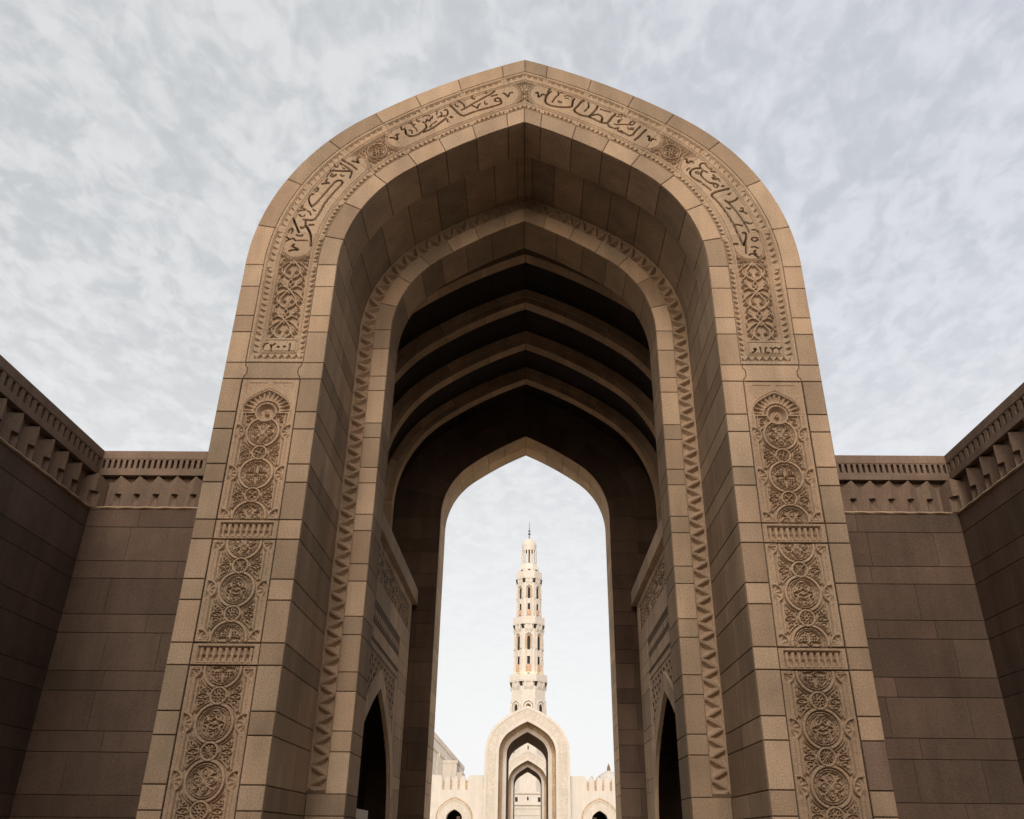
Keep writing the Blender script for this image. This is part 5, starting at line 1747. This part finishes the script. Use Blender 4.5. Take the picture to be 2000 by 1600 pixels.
# ------------------------------------------------------------------ crenellated cross wall at the second gateway
def cross_wall(sg):
    side = 'left' if sg < 0 else 'right'
    yw = 104.6
    root = thing('crenellated_wall', ('cream crenellated wall with a small pointed arch, a stepped tan block rising behind it', 'cream crenellated wall with a small pointed arch, a small dome showing behind it')[sg > 0],
                 'wall', (sg * 8.1, yw, 0), 'cream walls beside the far gateway')
    zt = 6.75
    ax = 8.15
    K = 0.27                                            # small arch scale
    zs = 4.75 - K * 3.45
    mb = MB()

    def f(x, z, d):
        return (sg * x, yw - d, z)
    # wall face around the opening
    def lim(x):
        ps = [arch(S2 * i / 20, 0, K, zs) for i in range(21)]
        return float(np.interp(abs(x - ax), [p[0] for p in ps][::-1], [p[1] for p in ps][::-1], right=0.0))
    xs = sorted(set([4.9 + 0.5 * i for i in range(44)] + [ax + K * W1 * math.cos(PI * i / 24) for i in range(25)]))
    for a, b in zip(xs[:-1], xs[1:]):
        la, lb = lim(a + 1e-4), lim(b - 1e-4)
        mb.face([f(a, la, 0), f(b, lb, 0), f(b, zt, 0), f(a, zt, 0)], 0, 0.5)
    # soffit and jambs of the opening
    for h in (1, -1):
        ss = [-zs / K] + [S2 * i / 16 for i in range(17)]
        for a, b in zip(ss[:-1], ss[1:]):
            p0, p1 = arch(a, 0, K, zs), arch(b, 0, K, zs)
            p0 = (p0[0], max(p0[1], 0)) if a > -1 else (K * W1, 0)
            mb.face([f(ax + h * p0[0], p0[1], 0), f(ax + h * p1[0], p1[1], 0), f(ax + h * p1[0], p1[1], -1.2), f(ax + h * p0[0], p0[1], -1.2)], 0, 0.3)
    mb.face([f(4.9, 0, -1.2), f(ax - K * W1, 0, -1.2), f(ax - K * W1, zt, -1.2), f(4.9, zt, -1.2)])
    mb.face([f(ax + K * W1, 0, -1.2), f(26.4, 0, -1.2), f(26.4, zt, -1.2), f(ax + K * W1, zt, -1.2)])
    mb.face([f(ax - K * W1, 4.7, -1.2), f(ax + K * W1, 4.7, -1.2), f(ax + K * W1, zt, -1.2), f(ax - K * W1, zt, -1.2)])
    mb.face([f(4.9, zt, 0), f(26.4, zt, 0), f(26.4, zt, -1.2), f(4.9, zt, -1.2)])
    # block courses: thin proud bands and joint lines
    for z in (6.2, 5.55, 5.0, 4.4):
        for a, b in ((4.95, ax - 2.6), (ax + 2.6, 20.0)):
            mb.box(*sorted((sg * a, sg * b)), yw - 0.012, yw + 0.02, z, z + 0.5, 0, rng.uniform(0.3, 0.7))
    wall = mb.build('wall_face', M_FAR, root)
    # arch surround: two orders
    sb = MB()
    for (t0, t1, d) in ((0.0, 3.35, 0.10), (3.35, 3.75, 0.16)):
        for h in (1, -1):
            ss = [-zs / K] + [S2 * i / 20 for i in range(21)]
            for a, b in zip(ss[:-1], ss[1:]):
                q = [arch(a, t0, K, zs), arch(b, t0, K, zs), arch(b, t1, K, zs), arch(a, t1, K, zs)]
                sb.face([f(ax + h * p[0], max(p[1], 0), d) for p in q], 0, 0.75)
                sb.face([f(ax + h * q[2][0], max(q[2][1], 0), d), f(ax + h * q[3][0], max(q[3][1], 0), d), f(ax + h * q[3][0], max(q[3][1], 0), -0.02), f(ax + h * q[2][0], max(q[2][1], 0), -0.02)], 0, 0.4)
    sb.build('arch_surround', M_FARC, root)
    sb = MB()
    for h in (1, -1):
        ss = [-zs / K] + [S2 * i / 20 for i in range(21)]
        for a, b in zip(ss[:-1], ss[1:]):
            q = [arch(a, 3.75, K, zs), arch(b, 3.75, K, zs), arch(b, 6.2, K, zs), arch(a, 6.2, K, zs)]
            dd = (0.16, 0.16, 0.02, 0.02)
            sb.face([f(ax + h * p[0], max(p[1], 0), d2 - 0.12) for p, d2 in zip(q, dd)], 0, 0.2)
    sb.build('arch_hollow', M_FARB, root)
    # dark vestibule behind the opening with a lit slit at its end
    vb = MB()
    x0, x1 = sorted((sg * (ax - 2), sg * (ax + 2)))
    y0, y1 = yw + 1.2, yw + 7
    vb.face([(x0, y1, 0), (x0 + 1.75, y1, 0), (x0 + 1.75, y1, 6.5), (x0, y1, 6.5)])
    vb.face([(x1 - 1.85, y1, 0), (x1, y1, 0), (x1, y1, 6.5), (x1 - 1.85, y1, 6.5)])
    vb.face([(x0, y0, 0), (x0, y1, 0), (x0, y1, 6.5), (x0, y0, 6.5)])
    vb.face([(x1, y0, 0), (x1, y1, 0), (x1, y1, 6.5), (x1, y0, 6.5)])
    vb.face([(x0, y0, 6.5), (x1, y0, 6.5), (x1, y1, 6.5), (x0, y1, 6.5)])
    vb.face([(x0 + 1.75, y1, 4.2), (x1 - 1.85, y1, 4.2), (x1 - 1.85, y1, 6.5), (x0 + 1.75, y1, 6.5)])
    vb.build('vestibule', M_DARK, root)
    vb = MB()
    vb.box(x0 + 1.2, x1 - 1.2, yw + 10.0, yw + 10.3, 0, 5.0)
    vb.build('inner_panel', M_PINK, root)
    # merlons
    gaps = [6.90, 7.77, 8.63, 9.51]
    bounds = [(4.95, gaps[0])] + list(zip(gaps[:-1], gaps[1:])) + [(gaps[-1], 12.3), (12.3, 14.9), (14.9, 20.5), (20.5, 26.4)]
    for a, b in bounds:
        m = MB()
        a2, b2 = a + (0.13 if a > 5 else 0), b - 0.13
        ra = 0.34
        zt1 = 8.27
        poly = [(a2, zt)]
        if a > 5:
            poly += [(a2 + ra - ra * math.cos(PI / 2 * i / 5), zt1 - 0.52 + 0.52 * math.sin(PI / 2 * i / 5)) for i in range(6)]
        else:
            poly += [(a2, zt1)]
        poly += [(b2 - ra + ra * math.sin(PI / 2 * i / 5), zt1 - 0.52 + 0.52 * math.cos(PI / 2 * i / 5)) for i in range(6)]
        poly += [(b2, zt)]
        m.prism([(sg * x, z) for x, z in poly], yw + 0.003, yw + 0.7, tint=rng.uniform(0.3, 0.7))
        m.build('merlon', M_FAR, root)
    for g in gaps + [12.3, 14.9, 20.5]:
        m = MB()
        x0, x1 = sorted((sg * (g - 0.13), sg * (g + 0.13)))
        m.box(x0, x1, yw + 0.10, yw + 0.66, zt, 7.72)
        m.box(x0 - 0.04, x1 + 0.04, yw + 0.05, yw + 0.60, 7.25, 7.42)
        m.build('gap_stop', M_FARB, root)


for sg in SIDES:
    cross_wall(sg)

# ------------------------------------------------------------------ minaret
MY = 245.0


def octa(ap, z, rot_=0.0):
    R = ap / math.cos(PI / 8)
    return [(R * math.cos(PI / 8 + k * PI / 4), MY + R * math.sin(PI / 8 + k * PI / 4), z) for k in range(8)]


def octa_band(mb, rings, tint=0.5, cap=True, mat=0):
    """rings: list of (z, apothem)."""
    R = [octa(a, z) for z, a in rings]
    for r0, r1 in zip(R[:-1], R[1:]):
        for k in range(8):
            mb.face([r0[k], r0[(k + 1) % 8], r1[(k + 1) % 8], r1[k]], mat, tint + 0.12 * ((k * 5) % 3 - 1))
    if cap:
        mb.face(R[-1], mat, tint)
        mb.face(list(reversed(R[0])), mat, tint)


def facet(ap, k):
    a = k * PI / 4                                       # normal direction
    n = (math.cos(a), math.sin(a))
    t = (-math.sin(a), math.cos(a))
    return lambda u, z, d: (n[0] * (ap + d) + t[0] * u, MY + n[1] * (ap + d) + t[1] * u, z)


def arched_ring(mb, f, k, zs, t0, t1, d, zlow, tint=0.6, mat=0):
    for h in (1, -1):
        ss = [S2 * i / 8 for i in range(9)]
        pts = [((W1 + t0) * k, zlow, (W1 + t1) * k, zlow)] + [arch(s, t0, k, zs) + arch(s, t1, k, zs) for s in ss]
        for p, q in zip(pts[:-1], pts[1:]):
            mb.face([f(h * p[0], p[1], d), f(h * q[0], q[1], d), f(h * q[2], q[3], d), f(h * p[2], p[3], d)], mat, tint)
            mb.face([f(h * p[0], p[1], d), f(h * q[0], q[1], d), f(h * q[0], q[1], 0), f(h * p[0], p[1], 0)], mat, tint)
            mb.face([f(h * p[2], p[3], d), f(h * q[2], q[3], d), f(h * q[2], q[3], 0), f(h * p[2], p[3], 0)], mat, tint)


def build_minaret():
    root = thing('minaret', 'tall cream stone minaret with three galleries and a ribbed cap, framed by the big arch', 'minaret', (0, MY, 0))
    # base and lower shaft
    mb = MB()
    mb.box(-11, 11, MY - 11, MY + 11, 0, 10.1, 0, 0.5)
    mb.box(-9.5, 9.5, MY - 9.5, MY + 9.5, 10.1, 12.4, 0, 0.6)
    mb.box(-9.9, 9.9, MY - 9.9, MY + 9.9, 12.401, 12.75, 0, 0.6)
    mb.box(-11.4, 11.4, MY - 11.4, MY + 11.4, 9.7, 10.05, 0, 0.8)
    octa_band(mb, [(12.4, 5.45), (12.75, 5.45), (12.75, 5.3), (29.0, 5.3), (29.0, 5.5), (29.5, 5.5), (30.2, 4.62)])
    for z in (3.0, 5.2, 7.4, 8.9):
        mb.box(-11.15, 11.15, MY - 11.15, MY + 11.15, z, z + 0.45, 0, 0.75)
    base = mb.build('base', M_FAR, root)
    for x in (-2.9, 2.9):
        w = MB()
        w.box(x - 0.33, x + 0.33, MY - 9.53, MY - 9.3, 10.55, 11.6)
        w.build('small_window', M_DARK, base)
    w = MB()
    w.prism([(-0.22, 10.9), (0.22, 10.9), (0.22, 11.5), (0, 11.8), (-0.22, 11.5)], MY - 9.54, MY - 9.3)
    w.build('small_window', M_DARK, base)
    for k in range(8):
        f = facet(5.3, k)
        for za, zb in ((22.5, 24.2), (25.0, 26.6)):
            w = MB()
            w.face([f(-0.16, za, 0.02), f(0.16, za, 0.02), f(0.16, zb, 0.02), f(-0.16, zb, 0.02)])
            w.build('slit_window', M_DARK, base)

    def shaft(z0, z1, ap, kind):
        mb = MB()
        octa_band(mb, [(z0, ap), (z1, ap)])
        sh = mb.build('shaft', M_FAR, root)
        for k in range(8):
            f = facet(ap, k)
            if kind == 0:
                wb = MB()
                arched_ring(wb, f, 0.40, 34.35, 0.1, 1.0, 0.40, z0)
                arched_ring(wb, f, 0.40, 34.35, -1.5, -0.5, 0.30, z0)
                hol = [((W1 + 0.1) * 0.40, z0)] + [arch(S2 * i / 8, 0.1, 0.40, 34.35) for i in range(9)]
                wb.face([f(p[0], p[1], 0.02) for p in hol] + [f(-p[0], p[1], 0.02) for p in reversed(hol[:-1])], 1, 0.2)
                win = wb.build('arched_window', [M_FAR, M_FARB], sh)
                db = MB()
                ps = [(W1 - 1.7, -9)] + [arch(S2 * i / 8, -1.7) for i in range(9)]
                pp = [(0.40 * (W1 - 1.7), z0 + 0.1)] + [arch(S2 * i / 8, -1.7, 0.40, 34.2) for i in range(9)]
                db.face([f(p[0], p[1], 0.03) for p in pp] + [f(-p[0], p[1], 0.03) for p in reversed(pp[:-1])])
                db.build('opening', M_DARK, win)
                continue
            sc = ap / 3.91
            zb = z0
            H = z1 - z0

            def zz(q):
                return zb + (q - 42.75) * (H / 11.35)
            hw = 0.40 * sc
            ka = 0.24 * sc
            wb = MB()
            zsp = zz(51.5)
            arched_ring(wb, f, ka, zsp, 0.75, 1.35, 0.45 * sc, zz(48.9), 0.6)
            arched_ring(wb, f, ka, zsp, -0.35, 0.15, 0.35 * sc, zz(43.8), 0.55)
            wb.face([f(-hw * 1.1, zz(47.25), 0.10), f(hw * 1.1, zz(47.25), 0.10), f(hw * 1.1, zz(48.6), 0.10), f(-hw * 1.1, zz(48.6), 0.10)], 0, 0.6)
            hol = [((W1 + 0.75) * ka, zz(48.9))] + [arch(S2 * i / 8, 0.75, ka, zsp) for i in range(9)]
            wb.face([f(p[0], p[1], 0.02) for p in hol] + [f(-p[0], p[1], 0.02) for p in reversed(hol[:-1])], 1, 0.2)
            win = wb.build('arched_window', [M_FAR, M_FARB], sh)
            db = MB()
            kk = hw / W1
            top = [arch(S2 * i / 6, 0, kk, zz(51.4) - kk * 3.45 + 0.3) for i in range(7)]
            poly = [(hw, zz(48.6))] + top + [(-p[0], p[1]) for p in reversed(top[:-1])] + [(-hw, zz(48.6))]
            db.face([f(p[0], p[1], 0.04) for p in poly])
            db.build('opening', M_DARK, win)
            db = MB()
            db.face([f(-hw, zz(45.6), 0.04), f(hw, zz(45.6), 0.04), f(hw, zz(47.25), 0.04), f(-hw, zz(47.25), 0.04)])
            db.build('opening', M_DARK, win)
            db = MB()
            db.face([f(-hw * 0.8, zz(42.95), 0.04), f(hw * 0.8, zz(42.95), 0.04), f(hw * 0.8, zz(43.75), 0.04), f(-hw * 0.8, zz(43.75), 0.04)])
            db.build('opening', M_DARK, win)
            pb_ = MB()
            c = [f(s * hw * 1.6, z, d) for d in (0, 0.25) for z in (zz(44.1), zz(45.5)) for s in (-1, 1)]
            for q in ((0, 1, 3, 2), (4, 5, 7, 6), (0, 1, 5, 4), (2, 3, 7, 6), (0, 2, 6, 4), (1, 3, 7, 5)):
                pb_.face([c[i] for i in q])
            pb_.build('balcony_front', M_PINK, win)

    def gallery(z0, z1, z2, ap_shaft, ap):
        """brackets z0..z1, parapet z1..z2."""
        mb = MB()
        octa_band(mb, [(z1, ap_shaft - 0.1), (z1, ap), (z2, ap), (z2, ap - 0.3), (z2 - 0.9, ap - 0.3)], cap=False)
        octa_band(mb, [(z1 + 0.3, ap + 0.04), (z1 + 0.5, ap + 0.04)], cap=True)
        mb.face(octa(ap - 0.3, z2 - 0.9))
        g = mb.build('gallery', M_FAR, root)
        for k in range(8):
            f = facet(ap_shaft, k)
            fw = ap_shaft * 0.414
            o = MB()
            dd = ap - ap_shaft - 0.08
            for u0, u1, dep, zl in ((-fw * 0.62, fw * 0.62, dd, z0 + 0.25 * (z1 - z0)),):
                for (a, b) in ((u0, u0 + 0.55), (u1 - 0.55, u1)):
                    o.face([f(a, z1, dep), f(b, z1, dep), f(b, zl + 0.6, dep), f(a, zl + 0.6, dep)])
                    o.face([f(a, zl + 0.6, dep), f(b, zl + 0.6, dep), f(b, zl - 0.3, 0.0), f(a, zl - 0.3, 0.0)])
                    for q in (a, b):
                        o.face([f(q, z1, dep), f(q, zl + 0.6, dep), f(q, zl - 0.3, 0.0), f(q, z1, 0.0)])
                o.face([f(u0 + 0.55, z1, dep * 0.6), f(u1 - 0.55, z1, dep * 0.6), f(u1 - 0.55, zl + 0.4, dep * 0.45), f(u0 + 0.55, zl + 0.4, dep * 0.45)], 0, 0.3)
                o.face([f(u0 + 0.55, zl + 0.4, dep * 0.45), f(u1 - 0.55, zl + 0.4, dep * 0.45), f(u1 - 0.55, zl - 0.2, 0), f(u0 + 0.55, zl - 0.2, 0)], 0, 0.4)
            o.build('bracket', M_FAR, g)
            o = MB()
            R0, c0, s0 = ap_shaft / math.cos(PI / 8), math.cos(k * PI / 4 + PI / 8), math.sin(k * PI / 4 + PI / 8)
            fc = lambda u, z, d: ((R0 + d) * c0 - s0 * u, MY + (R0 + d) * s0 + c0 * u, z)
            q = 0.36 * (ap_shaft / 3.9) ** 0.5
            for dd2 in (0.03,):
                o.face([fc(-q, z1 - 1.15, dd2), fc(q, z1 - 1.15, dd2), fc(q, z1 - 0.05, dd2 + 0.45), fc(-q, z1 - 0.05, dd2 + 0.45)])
            o.build('gap_shade', M_DARK, g)  # dark sheet stands in for shade in the gap between brackets
    shaft(30.2, 40.8, 4.60, 0)
    gallery(38.3, 40.8, 42.75, 4.60, 5.22)
    shaft(41.9, 56.6, 3.91, 1)
    gallery(54.1, 56.6, 58.7, 3.91, 4.54)
    shaft(57.9, 70.0, 3.37, 1)
    gallery(68.1, 70.0, 72.2, 3.37, 3.82)
    # lantern
    mb = MB()
    octa_band(mb, [(71.4, 3.0), (73.3, 2.95), (74.4, 2.35), (75.0, 2.2)], 0.6)
    col = mb.build('lantern_foot', M_FAR, root)
    w = MB()
    for k in range(8):
        f = facet(2.97, k)
        pp = [arch(S2 * i / 6, 0, 0.12, 72.6) for i in range(7)]
        w.face([f(p[0], p[1], 0.06) for p in pp] + [f(-p[0], p[1], 0.06) for p in reversed(pp[:-1])])
    w.build('arched_opening', M_DARK, col)
    n = 14
    mb = MB()
    for k in range(n):
        a = 2 * PI * k / n
        c, s = math.cos(a), math.sin(a)
        r = 1.98
        ring = []
        for j in range(6):
            b = 2 * PI * j / 6
            ring.append((r * c + 0.24 * math.cos(b), MY + r * s + 0.24 * math.sin(b)))
        for j in range(6):
            p, q = ring[j], ring[(j + 1) % 6]
            mb.face([(p[0], p[1], 74.6), (q[0], q[1], 74.6), (q[0], q[1], 79.4), (p[0], p[1], 79.4)], 0, 0.6)
    mb.build('lantern_columns', M_FAR, root)
    mb = MB()
    octa_band(mb, [(75.0, 0.55), (79.5, 0.55)])
    mb.build('lantern_core', M_FARD, root)
    # ribbed cap
    mb = MB()
    nr = 24
    prof = [(79.1, 2.10), (80.4, 2.14), (80.5, 2.2), (81.2, 2.14), (81.9, 1.92), (82.5, 1.5), (82.9, 0.95), (83.1, 0.3), (83.15, 0.05)]
    for i in range(len(prof) - 1):
        for k in range(nr * 2):
            def pt(j, q):
                z, r = prof[q]
                rr = r * (1.0 if j % 2 == 0 or q < 2 else 0.97)
                a = PI * j / nr
                return (rr * math.cos(a), MY + rr * math.sin(a), z)
            mb.face([pt(k, i), pt(k + 1, i), pt(k + 1, i + 1), pt(k, i + 1)], 0, 0.45)
    mb.build('cap_dome', M_FAR, root)
    mb = MB()
    prof = [(83.0, 0.3), (83.6, 0.2), (84.3, 0.2), (84.6, 0.48), (84.9, 0.2), (85.3, 0.2), (85.6, 0.36), (85.9, 0.14), (87.2, 0.1), (88.7, 0.03)]
    for (z0, r0), (z1, r1) in zip(prof[:-1], prof[1:]):
        for k in range(10):
            a, b = 2 * PI * k / 10, 2 * PI * (k + 1) / 10
            mb.face([(r0 * math.cos(a), MY + r0 * math.sin(a), z0), (r0 * math.cos(b), MY + r0 * math.sin(b), z0),
                     (r1 * math.cos(b), MY + r1 * math.sin(b), z1), (r1 * math.cos(a), MY + r1 * math.sin(a), z1)])
    mb.build('finial', M_METAL, root)
    # floodlights that glow at the foot of the middle shaft
    for k in (5, 6, 7):
        for u in (-0.95, 0.95):
            f = facet(3.91, k)
            c = f(u, 42.15, 0.55)
            l = MB()
            l.box(c[0] - 0.12, c[0] + 0.12, c[1] - 0.12, c[1] + 0.12, 42.0, 42.25)
            fl = l.build('floodlight', M_LAMP, root)
            ld = bpy.data.lights.new('floodlight_glow', 'POINT')
            ld.energy = 30
            ld.color = (1.0, 0.66, 0.3)
            ld.shadow_soft_size = 0.15
            lo = bpy.data.objects.new('floodlight_glow', ld)
            COL.objects.link(lo)
            lo.parent = fl
            lo.location = Vector((c[0], c[1], 42.6)) - world_of(fl)


build_minaret()

# ------------------------------------------------------------------ prayer hall, stair block, small dome
def build_hall():
    root = thing('prayer_hall', 'long pale flat roofed building with sunk wall panels, behind the stepped tan block', 'building', (-34, 228, 0))
    mb = MB()
    mb.box(-60, -20.2, 168, 287, 0, 21.2, 0, 0.6)
    mb.box(-60, -20.0, 167.6, 287.3, 21.2, 22.3, 0, 0.7)
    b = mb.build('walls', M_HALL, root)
    for i in range(7):
        y0 = 171 + i * 16.5
        p = MB()
        for (a, c, z0, z1) in ((y0, y0 + 1.0, 3, 19.6), (y0 + 13.5, y0 + 14.5, 3, 19.6), (y0 + 1.0, y0 + 13.5, 18.9, 19.6), (y0 + 1.0, y0 + 13.5, 13.0, 13.5)):
            p.box(-20.21, -19.85, a, c, z0, z1, 0, 0.5)
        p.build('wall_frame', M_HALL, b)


build_hall()


def build_stair_block():
    root = thing('roof_block', 'stepped tan stone block rising between a crenellated wall and a long pale building', 'stone block', (-11.3, 131, 0))
    mb = MB()
    mb.box(-11.95, -10.0, 129, 134, 0, 11.35, 0, 0.3)
    mb.build('tall_block', M_FARC, root)
    mb = MB()
    mb.box(-12.05, -9.9, 128.95, 134.05, 11.36, 11.75, 0, 0.7)
    mb.build('cap_slab', M_FARC, root)
    mb = MB()
    mb.box(-9.99, -9.15, 129.2, 134, 0, 10.2, 0, 0.4)
    mb.box(-9.14, -8.0, 129.4, 134, 0, 9.2, 0, 0.3)
    mb.build('lower_steps', M_FARC, root)


build_stair_block()


def build_small_dome():
    root = thing('domed_kiosk', 'small pale dome with pointed finial showing over a crenellated cream wall', 'dome', (11.5, 130, 0))
    cx, cy = 11.55, 130.0
    mb = MB()
    for k in range(8):
        a, b = PI / 8 + k * PI / 4, PI / 8 + (k + 1) * PI / 4
        mb.face([(cx + 2.0 * math.cos(a), cy + 2.0 * math.sin(a), 0), (cx + 2.0 * math.cos(b), cy + 2.0 * math.sin(b), 0),
                 (cx + 2.0 * math.cos(b), cy + 2.0 * math.sin(b), 9.0), (cx + 2.0 * math.cos(a), cy + 2.0 * math.sin(a), 9.0)])
    mb.build('kiosk_wall', M_FAR, root)
    mb = MB()
    prof = [(9.0, 2.15), (9.3, 2.15), (9.35, 1.95), (9.75, 1.72), (10.15, 1.25), (10.45, 0.7), (10.65, 0.2), (10.7, 0.02)]
    for (z0, r0), (z1, r1) in zip(prof[:-1], prof[1:]):
        for k in range(24):
            a, b = 2 * PI * k / 24, 2 * PI * (k + 1) / 24
            mb.face([(cx + r0 * math.cos(a), cy + r0 * math.sin(a), z0), (cx + r0 * math.cos(b), cy + r0 * math.sin(b), z0),
                     (cx + r1 * math.cos(b), cy + r1 * math.sin(b), z1), (cx + r1 * math.cos(a), cy + r1 * math.sin(a), z1)])
    mb.build('dome', M_FAR, root)
    mb = MB()
    for (z0, r0), (z1, r1) in (((10.55, 0.28), (11.1, 0.2)), ((11.1, 0.2), (11.6, 0.02))):
        for k in range(8):
            a, b = 2 * PI * k / 8, 2 * PI * (k + 1) / 8
            mb.face([(cx + r0 * math.cos(a), cy + r0 * math.sin(a), z0), (cx + r0 * math.cos(b), cy + r0 * math.sin(b), z0),
                     (cx + r1 * math.cos(b), cy + r1 * math.sin(b), z1), (cx + r1 * math.cos(a), cy + r1 * math.sin(a), z1)])
    mb.build('finial', M_FARD, root)


build_small_dome()
